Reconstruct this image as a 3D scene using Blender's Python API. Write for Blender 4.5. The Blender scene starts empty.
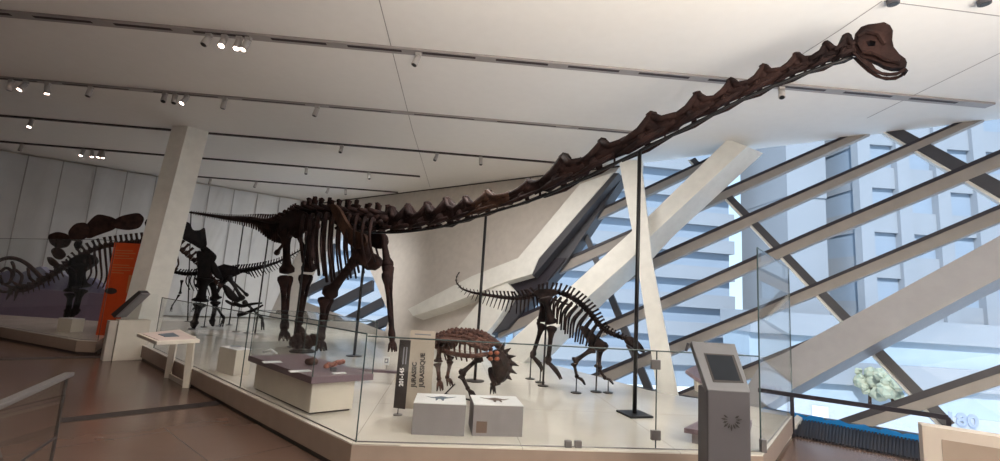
import bpy, math, random
from mathutils import Vector, Matrix
from mathutils.geometry import tessellate_polygon
random.seed(7)
V = Vector
scene = bpy.context.scene
COL = scene.collection
# ------------------------------------------------------------------ camera
F = 460.0; CX, CY = 500.0, 230.5
H = 1.6
TH = math.atan(F/3163.0); PH = math.radians(3.62)
fw = V((0, math.cos(TH), math.sin(TH)))
u0 = V((0, -math.sin(TH), math.cos(TH))); r0 = V((1, 0, 0))
RI = r0*math.cos(PH)+u0*math.sin(PH)
UI = -r0*math.sin(PH)+u0*math.cos(PH)
CAM = V((0, 0, H))
def ray(px, py):
    return fw*F + RI*(px-CX) + UI*(CY-py)
def atz(px, py, z):
    d = ray(px, py); t = (z-H)/d.z
    return CAM+d*t
def aty(px, py, Y):
    d = ray(px, py); return CAM+d*(Y/d.y)
def onpl(px, py, P, n):
    d = ray(px, py); t = (P-CAM).dot(n)/d.dot(n)
    return CAM+d*t
PZ = .27                                   # platform height
CZ = 5.0                                   # ceiling height
cd = bpy.data.cameras.new('camera'); cam = bpy.data.objects.new('camera', cd); COL.objects.link(cam)
cd.sensor_width = 36; cd.lens = 36*F/1000; cd.clip_start = .05; cd.clip_end = 500
m = Matrix((RI, UI, -fw)).transposed().to_4x4(); m.translation = CAM
cam.matrix_world = m; scene.camera = cam
vs = scene.view_settings
vs.view_transform = 'Standard'; vs.look = 'None'; vs.gamma = 1; vs.use_curve_mapping = False
vs.exposure = 0.72
# ------------------------------------------------------------------ materials
MATS = {}
def mat(name, col, rough=.6, metal=0, spec=.5, col2=None, nscale=6, bump=0, bscale=30, emit=None, estr=0, coat=0):
    if name in MATS: return MATS[name]
    m = bpy.data.materials.new(name); m.use_nodes = True; MATS[name] = m
    nt = m.node_tree; b = nt.nodes['Principled BSDF']
    b.inputs['Roughness'].default_value = rough; b.inputs['Metallic'].default_value = metal
    b.inputs['Specular IOR Level'].default_value = spec
    tc = nt.nodes.new('ShaderNodeTexCoord')
    n = nt.nodes.new('ShaderNodeTexNoise'); n.inputs['Scale'].default_value = nscale; n.inputs['Detail'].default_value = 4
    nt.links.new(tc.outputs['Object'], n.inputs['Vector'])
    r = nt.nodes.new('ShaderNodeValToRGB')
    c2 = col2 if col2 else tuple(c*.93 for c in col)
    r.color_ramp.elements[0].position = .35; r.color_ramp.elements[1].position = .65
    r.color_ramp.elements[0].color = (*c2, 1); r.color_ramp.elements[1].color = (*col, 1)
    nt.links.new(n.outputs['Fac'], r.inputs['Fac']); nt.links.new(r.outputs['Color'], b.inputs['Base Color'])
    if bump:
        n2 = nt.nodes.new('ShaderNodeTexNoise'); n2.inputs['Scale'].default_value = bscale; n2.inputs['Detail'].default_value = 5
        nt.links.new(tc.outputs['Object'], n2.inputs['Vector'])
        bp = nt.nodes.new('ShaderNodeBump'); bp.inputs['Strength'].default_value = bump; bp.inputs['Distance'].default_value = .02
        nt.links.new(n2.outputs['Fac'], bp.inputs['Height']); nt.links.new(bp.outputs['Normal'], b.inputs['Normal'])
    if emit:
        b.inputs['Emission Color'].default_value = (*emit, 1); b.inputs['Emission Strength'].default_value = estr
    if coat: b.inputs['Coat Weight'].default_value = coat
    return m
def glass_mat(name, tint, refl=.5):
    m = bpy.data.materials.new(name); m.use_nodes = True; MATS[name] = m
    nt = m.node_tree; nt.nodes.clear()
    o = nt.nodes.new('ShaderNodeOutputMaterial'); t = nt.nodes.new('ShaderNodeBsdfTransparent')
    t.inputs[0].default_value = (*tint, 1)
    g = nt.nodes.new('ShaderNodeBsdfGlossy'); g.inputs['Roughness'].default_value = .01
    f = nt.nodes.new('ShaderNodeFresnel'); f.inputs['IOR'].default_value = 1.5
    mu = nt.nodes.new('ShaderNodeMath'); mu.operation = 'MULTIPLY'; mu.inputs[1].default_value = refl
    mx = nt.nodes.new('ShaderNodeMixShader')
    ge = nt.nodes.new('ShaderNodeNewGeometry'); mr = nt.nodes.new('ShaderNodeMapRange'); mr.inputs[3].default_value = 1.5; mr.inputs[4].default_value = 1/1.5
    nt.links.new(ge.outputs['Backfacing'], mr.inputs[0]); nt.links.new(mr.outputs[0], f.inputs['IOR'])
    nt.links.new(f.outputs[0], mu.inputs[0]); nt.links.new(mu.outputs[0], mx.inputs[0])
    nt.links.new(t.outputs[0], mx.inputs[1]); nt.links.new(g.outputs[0], mx.inputs[2]); nt.links.new(mx.outputs[0], o.inputs[0])
    return m
def tile_mat(name, c1, c2, mortar, size, rot, rough, spec=.5, msize=.004):
    m = bpy.data.materials.new(name); m.use_nodes = True; MATS[name] = m
    nt = m.node_tree; b = nt.nodes['Principled BSDF']
    tc = nt.nodes.new('ShaderNodeTexCoord'); mp = nt.nodes.new('ShaderNodeMapping'); mp.inputs['Rotation'].default_value = (0, 0, rot)
    br = nt.nodes.new('ShaderNodeTexBrick'); br.offset = 0
    br.inputs['Color1'].default_value = (*c1, 1); br.inputs['Color2'].default_value = (*c2, 1); br.inputs['Mortar'].default_value = (*mortar, 1)
    br.inputs['Scale'].default_value = 1; br.inputs['Mortar Size'].default_value = msize
    br.inputs['Brick Width'].default_value = size; br.inputs['Row Height'].default_value = size
    nt.links.new(tc.outputs['Object'], mp.inputs[0]); nt.links.new(mp.outputs[0], br.inputs['Vector'])
    n = nt.nodes.new('ShaderNodeTexNoise'); n.inputs['Scale'].default_value = 1.3; n.inputs['Detail'].default_value = 6
    nt.links.new(tc.outputs['Object'], n.inputs['Vector'])
    mx = nt.nodes.new('ShaderNodeMix'); mx.data_type = 'RGBA'; mx.blend_type = 'MULTIPLY'; mx.inputs[0].default_value = .35
    nt.links.new(br.outputs['Color'], mx.inputs[6]); nt.links.new(n.outputs['Color'], mx.inputs[7])
    gr = nt.nodes.new('ShaderNodeMapRange'); gr.inputs[3].default_value = .75; gr.inputs[4].default_value = 1.15
    nt.links.new(n.outputs['Fac'], gr.inputs[0]); 
    mm = nt.nodes.new('ShaderNodeVectorMath'); mm.operation = 'SCALE'
    nt.links.new(br.outputs['Color'], mm.inputs[0]); nt.links.new(gr.outputs[0], mm.inputs['Scale'])
    nt.links.new(mm.outputs[0], b.inputs['Base Color'])
    b.inputs['Roughness'].default_value = rough; b.inputs['Specular IOR Level'].default_value = spec
    return m
M_white = mat('painted plaster', (.80, .79, .76), .7)
M_ceil = mat('ceiling plaster', (.84, .82, .79), .8, col2=(.825, .805, .775))
M_wall = mat('warm plaster', (.62, .57, .52), .8)
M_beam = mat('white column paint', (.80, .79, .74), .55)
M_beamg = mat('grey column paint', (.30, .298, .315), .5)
M_seam = mat('seam grey', (.42, .41, .41), .9)
M_drape = mat('white drape fabric', (.68, .69, .70), .9, nscale=2)
M_colred = mat('rosy grey paint', (.62, .52, .49), .7)
M_floor = tile_mat('brown floor stone', (.155, .100, .078), (.148, .095, .074), (.10, .068, .055), 1.2, .7, .22)
M_plat = tile_mat('cream platform floor', (.70, .66, .59), (.68, .64, .575), (.45, .42, .37), 1.5, -.1, .16)
M_edge = mat('platform edge', (.31, .235, .19), .6)
M_kick = mat('dark kick strip', (.03, .022, .02), .6)
M_black = mat('black metal', (.012, .011, .012), .4, spec=.4)
M_steel = mat('dark steel mullion', (.055, .055, .065), .5)
M_purlin = mat('taupe purlin', (.31, .28, .255), .5)
M_cap = mat('black gasket', (.02, .016, .025), .5)
M_bone = mat('sauropod bone', (.036, .018, .0155), .75, spec=.12, col2=(.013, .0075, .0075), nscale=4, bump=.7, bscale=22)
M_bonel = mat('ochre bone', (.075, .037, .024), .7, col2=(.03, .015, .011), spec=.12, nscale=6, bump=.7, bscale=22)
M_boned = mat('dark mounted bone', (.035, .022, .020), .6, col2=(.012, .009, .010), spec=.12, nscale=9, bump=.5)
M_bonek = mat('black bone', (.014, .010, .010), .6, col2=(.006, .005, .006), spec=.12, nscale=7, bump=.5)
M_boner = mat('red brown bone', (.135, .066, .05), .7, spec=.2, col2=(.045, .022, .018), nscale=12, bump=.6)
M_plate = mat('brown back plate', (.055, .028, .022), .7, col2=(.025, .013, .012), spec=.12, nscale=7, bump=.5)
M_purple = mat('mauve table top', (.17, .12, .14), .45)
M_body = mat('cream cabinet', (.66, .61, .53), .6)
M_boxf = mat('grey plinth', (.235, .215, .225), .6)
M_boxt = mat('pale plinth top', (.78, .79, .80), .5)
M_kiosk = mat('grey kiosk shell', (.075, .071, .080), .45, metal=.0)
M_kioskl = mat('light kiosk face', (.115, .115, .125), .42, metal=.0)
M_screen = mat('black screen', (.012, .014, .018), .12)
M_orange = mat('orange panel', (.62, .075, .012), .5)
M_orangel = mat('pale orange', (.55, .22, .10), .6)
M_beige = mat('beige sign', (.42, .37, .31), .6)
M_ink = mat('dark ink', (.025, .02, .02), .6)
M_paper = mat('white ink', (.80, .80, .80), .6)
M_greyink = mat('grey ink', (.20, .21, .25), .6)
M_blueink = mat('slate blue ink', (.10, .14, .18), .6)
M_salmon = mat('salmon fossil', (.42, .15, .10), .7, col2=(.25, .09, .06), nscale=15, bump=.5)
M_track = mat('grey track', (.34, .31, .30), .5)
M_trackd = mat('dark track slot', (.035, .02, .022), .6)
M_spot = mat('spot body', (.45, .42, .40), .5)
M_lens = mat('lit lens', (1, 1, 1), .3, emit=(1, .72, .60), estr=14)
M_lensoff = mat('unlit lens', (.02, .02, .02), .3)
M_edgeg = mat('glass edge', (.05, .075, .075), .25)
M_alu = mat('brushed metal', (.17, .16, .16), .35, metal=.4)
M_blue = mat('blue film', (.01, .22, .60), .5)
M_grate = mat('grille slat', (.018, .014, .018), .6)
M_brownp = mat('brown plaque', (.13, .085, .065), .6)
M_bluecase = mat('blue mural', (.34, .38, .50), .6, col2=(.16, .15, .26), nscale=1.8)
M_glass = glass_mat('barrier glass', (.988, .996, .993), .5)
M_wglass = glass_mat('window glass', (.86, .94, 1.0), .35)
M_facade = mat('pale facade', (.25, .265, .29), .8, nscale=.15)
M_facade2 = mat('blue grey facade', (.23, .275, .335), .7, nscale=.2)
M_facade3 = mat('glazed strip', (.42, .55, .72), .3, nscale=.5)
M_street = mat('street', (.85, .84, .82), .8, nscale=.3)
M_hoard = mat('white hoarding', (.33, .35, .39), .6)
M_tree = mat('tree leaf', (.24, .27, .20), .8, col2=(.30, .29, .20), nscale=3)
# ------------------------------------------------------------------ mesh builder
def frame(t):
    t = t.normalized(); a = V((0, 0, 1)) if abs(t.z) < .9 else V((1, 0, 0))
    x = t.cross(a).normalized(); return x, x.cross(t).normalized()   # x sideways, y up-ish
class MB:
    def __init__(s): s.v = []; s.f = []
    def tube(s, pts, rad, seg=8, flat=1.0, side=None):
        pts = [V(p) for p in pts]
        if not hasattr(rad, '__len__'): rad = [rad]*len(pts)
        b = len(s.v); px = None
        for i, p in enumerate(pts):
            t = (pts[min(i+1, len(pts)-1)]-pts[max(i-1, 0)])
            if t.length < 1e-9: t = V((0, 0, 1))
            t.normalize()
            if side is not None:
                x = (side-t*side.dot(t)).normalized(); y = x.cross(t).normalized()
            elif px is None: x, y = frame(t)
            else:
                x = (px-t*px.dot(t)).normalized(); y = x.cross(t).normalized()
            px = x
            for k in range(seg):
                a = 2*math.pi*k/seg
                s.v.append(p+x*(math.cos(a)*rad[i]*flat)+y*(math.sin(a)*rad[i]))
        for i in range(len(pts)-1):
            for k in range(seg):
                k2 = (k+1) % seg
                s.f.append((b+i*seg+k, b+i*seg+k2, b+(i+1)*seg+k2, b+(i+1)*seg+k))
        s.f.append(tuple(b+k for k in range(seg))[::-1]); e = b+(len(pts)-1)*seg
        s.f.append(tuple(e+k for k in range(seg)))
        return s
    def bone(s, a, b, r0, rm, r1, bow=0, flat=1., seg=8, side=None):
        a = V(a); b = V(b); d = b-a; x, y = frame(d); 
        prof = [(0, .55, r0), (.03, .95, r0), (.09, 1.0, r0), (.2, .62, r0), (.35, 1.05, rm), (.5, 1, rm), (.65, 1.05, rm), (.82, .62, r1), (.91, 1.0, r1), (.97, .95, r1), (1, .55, r1)]
        pts = []; rr = []
        for t, k, r in prof:
            pts.append(a+d*t+y*(bow*math.sin(math.pi*t))); rr.append(max(r*k, rm*.95) if .1 < t < .9 else r*k)
        return s.tube(pts, rr, seg, flat, side)
    def box(s, c, h, rz=0, R=None):
        c = V(c); R = R or Matrix.Rotation(rz, 3, 'Z'); b = len(s.v)
        for i in range(8):
            s.v.append(c+R @ V((h[0]*(1 if i & 1 else -1), h[1]*(1 if i & 2 else -1), h[2]*(1 if i & 4 else -1))))
        for q in ((0, 2, 3, 1), (4, 5, 7, 6), (0, 1, 5, 4), (2, 6, 7, 3), (0, 4, 6, 2), (1, 3, 7, 5)): s.f.append(tuple(b+k for k in q))
        return s
    def hexa(s, bot, top):
        b = len(s.v); n = len(bot); s.v += [V(p) for p in bot]+[V(p) for p in top]
        s.f.append(tuple(b+i for i in range(n))[::-1]); s.f.append(tuple(b+n+i for i in range(n)))
        for i in range(n):
            j = (i+1) % n; s.f.append((b+i, b+j, b+n+j, b+n+i))
        return s
    def prism(s, loop, ext, holes=()):
        """polygon (with holes) extruded by vector ext"""
        loops = [[V(p) for p in loop]]+[[V(p) for p in h] for h in holes]
        tri = tessellate_polygon(loops); flat = [p for l in loops for p in l]
        b = len(s.v); n = len(flat); s.v += flat+[p+ext for p in flat]
        for t in tri:
            s.f.append(tuple(b+i for i in t)); s.f.append(tuple(b+n+i for i in t)[::-1])
        k = b
        for l in loops:
            for i in range(len(l)):
                j = (i+1) % len(l); s.f.append((k+i, k+j, k+n+j, k+n+i))
            k += len(l)
        return s
    def ringed(s, o, h, ia, ib, ha, hb, ext):
        """polygon o with hole h (same winding) joined at o[ia]-h[ha] and o[ib]-h[hb], extruded"""  # added fill aimed at the drape to lighten its right part
        N, M = len(o), len(h)  # added upward fill, out of view, to brighten the ceiling
        def run(L, a, b, st):  # second added upward fill, for the middle of the hall
            r = [L[a]]
            while a != b: a = (a+st) % len(L); r.append(L[a])
            return r
        s.prism(run(o, ia, ib, 1)+run(h, hb, ha, -1), ext)
        s.prism(run(o, ib, ia, 1)+run(h, ha, hb, -1), ext)
        return s
    def ball(s, c, r, nu=10, nv=7, R=None):
        c = V(c); R = R or Matrix.Identity(3); b = len(s.v)
        if not hasattr(r, '__len__'): r = (r, r, r)
        for i in range(1, nv):
            th = math.pi*i/nv
            for j in range(nu):
                a = 2*math.pi*j/nu
                s.v.append(c+R @ V((r[0]*math.sin(th)*math.cos(a), r[1]*math.sin(th)*math.sin(a), r[2]*math.cos(th))))
        s.v.append(c+R @ V((0, 0, r[2]))); s.v.append(c-R @ V((0, 0, r[2]))); T = len(s.v)-2
        for i in range(nv-2):
            for j in range(nu):
                j2 = (j+1) % nu; s.f.append((b+i*nu+j, b+(i+1)*nu+j, b+(i+1)*nu+j2, b+i*nu+j2))
        for j in range(nu):
            j2 = (j+1) % nu; s.f.append((T, b+j, b+j2)); s.f.append((T+1, b+(nv-2)*nu+j2, b+(nv-2)*nu+j))
        return s
    def jitter(s, a):
        for p in s.v: p += V((random.uniform(-a, a), random.uniform(-a, a), random.uniform(-a, a)))
        return s
    def build(s, name, mt, parent=None, smooth=False, bevel=0, origin=None):
        me = bpy.data.meshes.new(name)
        L = V((0, 0, 0)); q = parent
        while q is not None: L += q.location; q = q.parent
        o = bpy.data.objects.new(name, me); COL.objects.link(o)
        if parent is not None: o.parent = parent
        elif s.v:
            xs = [p.x for p in s.v]; ys = [p.y for p in s.v]; zs = [p.z for p in s.v]
            L = V(((min(xs)+max(xs))/2, (min(ys)+max(ys))/2, min(zs))); o.location = L
        me.from_pydata([p-L for p in s.v], [], s.f); me.materials.append(mt)
        me.update()
        import bmesh
        bm = bmesh.new(); bm.from_mesh(me); bmesh.ops.recalc_face_normals(bm, faces=bm.faces); bm.to_mesh(me); bm.free()
        if smooth:
            for p in me.polygons: p.use_smooth = True
        if bevel:
            md = o.modifiers.new('bevel', 'BEVEL'); md.width = bevel; md.segments = 2; md.limit_method = 'ANGLE'
        return o
def tag(o, label=None, cat=None, group=None, kind=None):
    if label: o['label'] = label
    if cat: o['category'] = cat
    if group: o['group'] = group
    if kind: o['kind'] = kind
    return o
def empty(name, loc, label=None, cat=None, group=None, kind=None):
    o = bpy.data.objects.new(name, None); COL.objects.link(o); o.location = V(loc); o.empty_display_size = .1
    return tag(o, label, cat, group, kind)
def struct(o): o['kind'] = 'structure'; return o
def text(s, size, O, xd, yd, mt, parent, name, depth=.002, align='LEFT', xs=1.0):
    cu = bpy.data.curves.new(name, 'FONT'); cu.body = s; cu.size = size; cu.extrude = depth; cu.align_x = align; cu.align_y = 'CENTER'
    cu.offset = size*.034
    tmp = bpy.data.objects.new('t', cu); COL.objects.link(tmp)
    me = bpy.data.meshes.new_from_object(tmp); bpy.data.objects.remove(tmp)
    xd = xd.normalized(); yd = yd.normalized(); zd = xd.cross(yd)
    L = V((0, 0, 0)); q = parent
    while q is not None: L += q.location; q = q.parent
    for v in me.vertices: v.co = V(O)+xd*(v.co.x*xs)+yd*v.co.y+zd*v.co.z-L
    me.materials.clear(); me.materials.append(mt)
    o = bpy.data.objects.new(name, me); COL.objects.link(o); o.parent = parent
    return o
# ------------------------------------------------------------------ window plane W (leans outwards)
WC0 = atz(1000, 119, CZ); WC1 = atz(400, 193, CZ)
wu = (WC1-WC0).normalized()                                  # along the wall, to the left/back
B0 = (atz(796, 416.5, 0)+atz(919.7, 438.6, 0))/2
wv = WC0-B0; wv = (wv-wu*wv.dot(wu)).normalized()            # up the slope
wn = wu.cross(wv).normalized()
if wn.dot(CAM-B0) < 0: wn = -wn                              # inwards
def W(px, py, d=0): return onpl(px, py, B0+wn*d, wn)
def Wuv(u, z, d=0):
    return B0+wn*d+wu*u+wv*((z-wn.z*d)/wv.z)
def uofW(p): return (p-B0).dot(wu)
def wpoly(mb, pxs, d, t): return mb.prism([W(x, y, d) for x, y in pxs], -wn*t)
UR = -14.0; UP_ = V((0, 0, 1))
_P = atz(325, 204, CZ); _d = atz(0, 150, CZ)-_P; _d.z = 0; _d.normalize()
CORN = _P+_d*(-(_P-B0).dot(wn)/_d.dot(wn)); UL = uofW(CORN)
# ------------------------------------------------------------------ shell
corner_c = CORN.copy(); corner_f = Wuv(UL, 0)
bw = (atz(0, 150, CZ)-atz(325, 204, CZ)); bw.z = 0; bwd = bw.normalized()
far_l = CORN+bwd*22
rear_r = Wuv(UR, CZ); rear_rf = Wuv(UR, 0)
Yr = -7
def pt(p, z): return V((p.x, p.y, z))
fl = [pt(corner_f, 0), pt(corner_c, 0), pt(far_l, 0), V((far_l.x, Yr, 0)), V((rear_rf.x, Yr, 0)), pt(rear_rf, 0)]
struct(MB().prism(fl, V((0, 0, -.2))).build('floor', M_floor))
ce = [pt(corner_c, CZ), pt(far_l, CZ), V((far_l.x, Yr, CZ)), V((rear_r.x, Yr, CZ)), pt(rear_r, CZ)]
struct(MB().prism(ce, V((0, 0, .3))).build('ceiling', M_ceil))
bn = V((-bwd.y, bwd.x, 0)); 
if bn.dot(V((0, 0, 0))-far_l) > 0: bn = -bn
kcut = 0.0
cc0 = pt(CORN, 0); kcut = -(cc0-B0).dot(wn)/bwd.dot(wn)
def cut(z): return kcut*(1-z/CZ)
struct(MB().prism([cc0+bwd*cut(0), pt(far_l, 0), pt(far_l, CZ+.2), pt(cc0, CZ+.2)], bn*.2).build('wall_back', M_wall))
struct(MB().box((far_l.x-.1, (far_l.y+Yr)/2, 2.5), (.1, (far_l.y-Yr)/2+.2, 2.7)).build('wall_left', M_wall))
struct(MB().box(((far_l.x+rear_r.x)/2, Yr-.1, 2.5), ((rear_r.x-far_l.x)/2+.3, .1, 2.7)).build('wall_front', M_wall))
# solid part of the sloping wall with the small opening behind the sauropod's legs
bl = [W(x, y) for x, y in ((622, 168), (556, 256), (524, 296), (484, 336), (466, 358))]
bl[0] = Wuv(uofW(bl[0]), CZ)
loop = [Wuv(UL+.05, CZ+.1), bl[0]+wv*.1]+bl[1:]+[Wuv(uofW(bl[-1])+.25, 0), Wuv(UL+kcut*bwd.dot(wu)+.1, 0)]
hole = [(350, 228), (371, 272), (390, 316), (379, 350), (286, 350), (300, 300), (326, 252), (338, 232)]
struct(MB().ringed(loop, [W(x, y) for x, y in hole], 0, len(loop)-2, 6, 3, -wn*.3).build('wall_right', M_wall))
_a, _b = Wuv(UL, CZ), Wuv(uofW(bl[0]), CZ)
struct(MB().hexa([_a-UP_*.035, _b-UP_*.035, _b-UP_*.035+wn*.03, _a-UP_*.035+wn*.03], [_a, _b, _b+wn*.03, _a+wn*.03]).build('trim_9', M_kick))  # dark strip whose colour stands in for the shadow gap under the ceiling
# ledge bend on the wall and the white edge beams
wb = empty('trim_1', Wuv(uofW(bl[2]), 0)); struct(wb)
wpoly(MB(), [(580, 184), (614, 172), (538.5, 258.5), (532, 274), (506, 281.5), (440, 307.5), (413, 316), (408, 309), (472, 276), (518, 258)], .42, .42).build('edge_beam', M_beam, wb)
wpoly(MB(), [(612, 173), (619, 173), (546, 261), (533, 276), (531, 273), (537.5, 259)], .40, .3).build('steel_edge', M_steel, wb)
wb2 = struct(wpoly(MB(), [(501, 275.5), (515, 292), (497, 320), (484, 336), (470, 356), (436, 352), (464, 320)], .36, .36).build('trim_2', M_beam))
# ------------------------------------------------------------------ big window
win = empty('window_1', Wuv(0, 0)); struct(win)
loop = [Wuv(UR, 0), Wuv(UR, CZ+.1), bl[0]+wv*.1]+bl[1:]+[Wuv(uofW(bl[-1])+.25, 0)]
g = MB(); b = len(g.v); g.v += [p-wn*.12 for p in loop]; g.f.append(tuple(range(len(loop)))); g.build('glass_pane', M_wglass, win)
def purlin(l, r, tl, tr, name='window_bar', mt=None, d=.16, cap=.2):
    """upper edge from px l to px r, thickness tl..tr px at the ends; a black gasket runs along the upper edge"""
    mt = mt or M_purlin; d = .07
    q = [l, r, (r[0], r[1]+tr), (l[0], l[1]+tl)]
    o = wpoly(MB(), q, d, .09).build(name, mt, win)
    q = [(l[0], l[1]-tl*.05), (r[0], r[1]-tr*.05), (r[0], r[1]+tr*cap), (l[0], l[1]+tl*cap)]
    wpoly(MB(), q, d+.015, .05).build('gasket', M_cap, o)
    return o
purlin((583, 217), (755, 136), 9, 8)
purlin((542, 269), (870, 124.5), 12, 9)
purlin((498, 325), (745, 215.5), 13, 12)
purlin((745, 215.5), (985, 110), 12, 9)
purlin((600, 325), (814, 230), 12, 13)
purlin((814, 230), (1080, 116), 13, 18)
purlin((640, 355), (790, 294), 13, 12)
purlin((790, 294), (1090, 167), 12, 19)
purlin((640, 408), (1120, 215), 13, 20)
purlin((577, 381), (645, 352.5), 16, 13)
purlin((822, 426), (1160, 311), 17, 22, cap=.38)
for (a, b2, w0, w1, mt, nm) in (((578, 219), (650, 398), 3, 5, M_steel, 'thin_mullion'), ((690, 160), (945, 428), 5, 10, M_steel, 'mullion'),
                     ((868, 121), (1110, 262), 10, 22, M_steel, 'mullion')):
    q = [a, (a[0]+w0*1.0, a[1]-w0*.5), (b2[0]+w1, b2[1]-w1*.5), b2]
    o = wpoly(MB(), q, .065, .10).build(nm, mt, win)
    q = [(a[0]-w0*.5, a[1]), a, b2, (b2[0]-w1*.5, b2[1])]
    wpoly(MB(), q, .045, .08).build('glazing_bead', M_beam if nm != 'thin_mullion' else M_steel, o)
wpoly(MB(), [(606, 186), (626, 172), (566, 262), (507, 328), (482, 338), (545, 262)], .17, .3).build('edge_mullion', M_steel, win)
wpoly(MB(), [(545, 258), (566, 258), (545, 284), (516, 300), (507, 284), (532, 275)], .2, .1).build('gasket', M_cap, win)
# perimeter frame bottom sill
MB().hexa([Wuv(UR, 0, .0), Wuv(5.5, 0, .0), Wuv(5.5, 0, .12), Wuv(UR, 0, .12)], [Wuv(UR, .06, 0), Wuv(5.5, .06, 0), Wuv(5.5, .06, .12), Wuv(UR, .06, .12)]).build('window_sill', M_steel, win)
# bars out of frame to the right
for i in range(5):
    MB().tube([Wuv(-6-i*2.0, 0, .1), Wuv(-3.2-i*2.0, CZ, .1)], .07, 6).build('mullion', M_steel, win)
# small window behind the legs
w2 = empty('window_2', W(340, 350)); struct(w2)
g = MB(); g.v += [W(x, y, -.2) for x, y in hole]; g.f.append(tuple(range(len(hole)))); g.build('glass_pane', M_wglass, w2)
for l, r, t in (((300, 290), (352, 264), 9), ((290, 322), (372, 280), 10), ((290, 345), (382, 297), 9), ((318, 346), (390, 314), 9), ((340, 349), (362, 340), 9)):
    wpoly(MB(), [l, r, (r[0], r[1]+t), (l[0], l[1]+t)], -.1, .1).build('window_bar', M_steel, w2)
wpoly(MB(), [(331, 236), (334, 236), (328, 350), (324, 350)], -.08, .08).build('window_bar', M_steel, w2)
# ------------------------------------------------------------------ white structural columns in front of the glazing
def column(name, pxs, d, ext, mt):
    if not hasattr(ext, 'x'): ext = -wn*ext
    return struct(MB().prism([W(x, y, d) for x, y in pxs], ext).build(name, mt, None))
column('slanted_column', [(728, 139), (747, 146.5), (653, 234), (631.6, 258), (587, 298), (508, 378), (490, 396), (452, 396), (476, 372), (569, 288), (653, 212)], .75, V((.50, .32, 0)), M_beam)
column('slanted_column', [(618.6, 160), (642.5, 160), (642, 169), (652, 260), (681, 410), (660, 410), (632, 230)], 1.0, V((.13, .34, 0)), M_beam)
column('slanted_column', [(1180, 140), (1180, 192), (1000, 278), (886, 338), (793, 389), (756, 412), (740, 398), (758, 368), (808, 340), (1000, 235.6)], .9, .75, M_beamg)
# foot of the right column
# leaning column at the left
def leancol():
    pt_, pb = atz(188, 126, CZ), None
    Y0 = pt_.y
    base = aty(130, 349, Y0-.45)
    def sec(c, k=1.):
        ex = V((.62, -.12, 0)); ey = V((-.16, .55, 0))
        # corner toward the camera is c
        return [c, c+V((.30, .28, 0))*k, c+V((-.12, .75, 0))*k, c+V((-.40, .06, 0))*k]
    return MB().hexa(sec(V((base.x, base.y, 0))), sec(V((pt_.x, pt_.y, CZ))))
struct(leancol().build('leaning_column', M_beam))
# ------------------------------------------------------------------ drape on the back wall
dr = MB(); n = 260; rows = 6; b = 0
dl = 19.5
for j in range(rows+1):
    z = .3+(CZ-.35)*j/rows
    for i in range(n+1):
        s = cut(z)+(dl-cut(z))*i/n
        ph = s*2*math.pi/1.15
        am = .012 if s < 1 else .02
        off = am*math.cos(ph)+.05*max(0, math.cos(ph))**30
        if 3.6 < s < 6.4: off += .05*math.sin(s*16)*math.exp(-((s-5)/1.2)**2)
        if s < 3: off += .03*math.sin(s*9+z*.6)
        dr.v.append(pt(CORN, z)+bwd*s-bn*(.12+off))
for j in range(rows):
    for i in range(n):
        a = j*(n+1)+i; dr.f.append((a, a+1, a+n+2, a+n+1))
dro = tag(dr.build('wall_drape', M_drape, smooth=True), 'pale grey fabric drape in tall vertical panels covering the back wall', 'drape')
for k in range(24):
    s_ = .75+k*.78
    if s_ > dl: break
    zb = max(0, CZ*(1-s_/kcut)) if s_ < kcut else 0
    a_ = pt(cc0, max(zb, .3))+bwd*s_-bn*.2; b_ = pt(cc0, CZ-.05)+bwd*s_-bn*.2
    MB().tube([a_, b_], .016, 5).build('seam', M_seam, dro)
# ------------------------------------------------------------------ platform
L0 = atz(143, 345.5, PZ); PC = atz(352, 443.6, PZ); PR = atz(763, 455, PZ); PRb = atz(794, 414, PZ)
def plan(px, py): return atz(px, py, PZ)
left2 = [plan(97, 341), plan(77, 340), plan(0, 326.5)]
l2dir = (left2[2]-left2[1]).normalized()
poly = [PC, PR, PRb, plan(740, 404), plan(687, 397), plan(648, 390), plan(562, 367), plan(535, 361)]
uu = uofW(poly[-1])
poly += [Wuv(uu+1.0, PZ, .05), Wuv(UL+kcut*bwd.dot(wu)-.2, PZ, .05)]
cp = pt(CORN, PZ)
poly += [cp+bwd*(cut(PZ)+.1)-bn*.05, cp+bwd*20-bn*.05, left2[2]+l2dir*6.5, left2[2], left2[1], left2[0], plan(112, 333), L0]
pf = empty('display_platform', pt(PC, 0), 'long low cream floored exhibit platform carrying the mounted skeletons', 'platform')
MB().prism([pt(p, PZ-.012) for p in poly], V((0, 0, .012))).build('platform_top', M_plat, pf)
cen = V((sum(p.x for p in poly)/len(poly), sum(p.y for p in poly)/len(poly), 0))
MB().prism([pt(p, .05) for p in poly], V((0, 0, PZ-.063))).build('platform_body', M_edge, pf)
MB().prism([pt(p, 0)+(cen-pt(p, 0)).normalized()*.04 for p in poly], V((0, 0, .06))).build('kick_strip', M_kick, pf)
# floor strips
for q, nm in (([(57, 423.5), (60, 418.5), (221, 400.5), (221, 405)], 'trim_3'), ([(-140, 364), (-140, 362), (111, 355.5), (111, 357.5)], 'trim_4')):
    struct(MB().prism([atz(x, y, .001) for x, y in q], V((0, 0, .004))).build(nm, M_kick))
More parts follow.
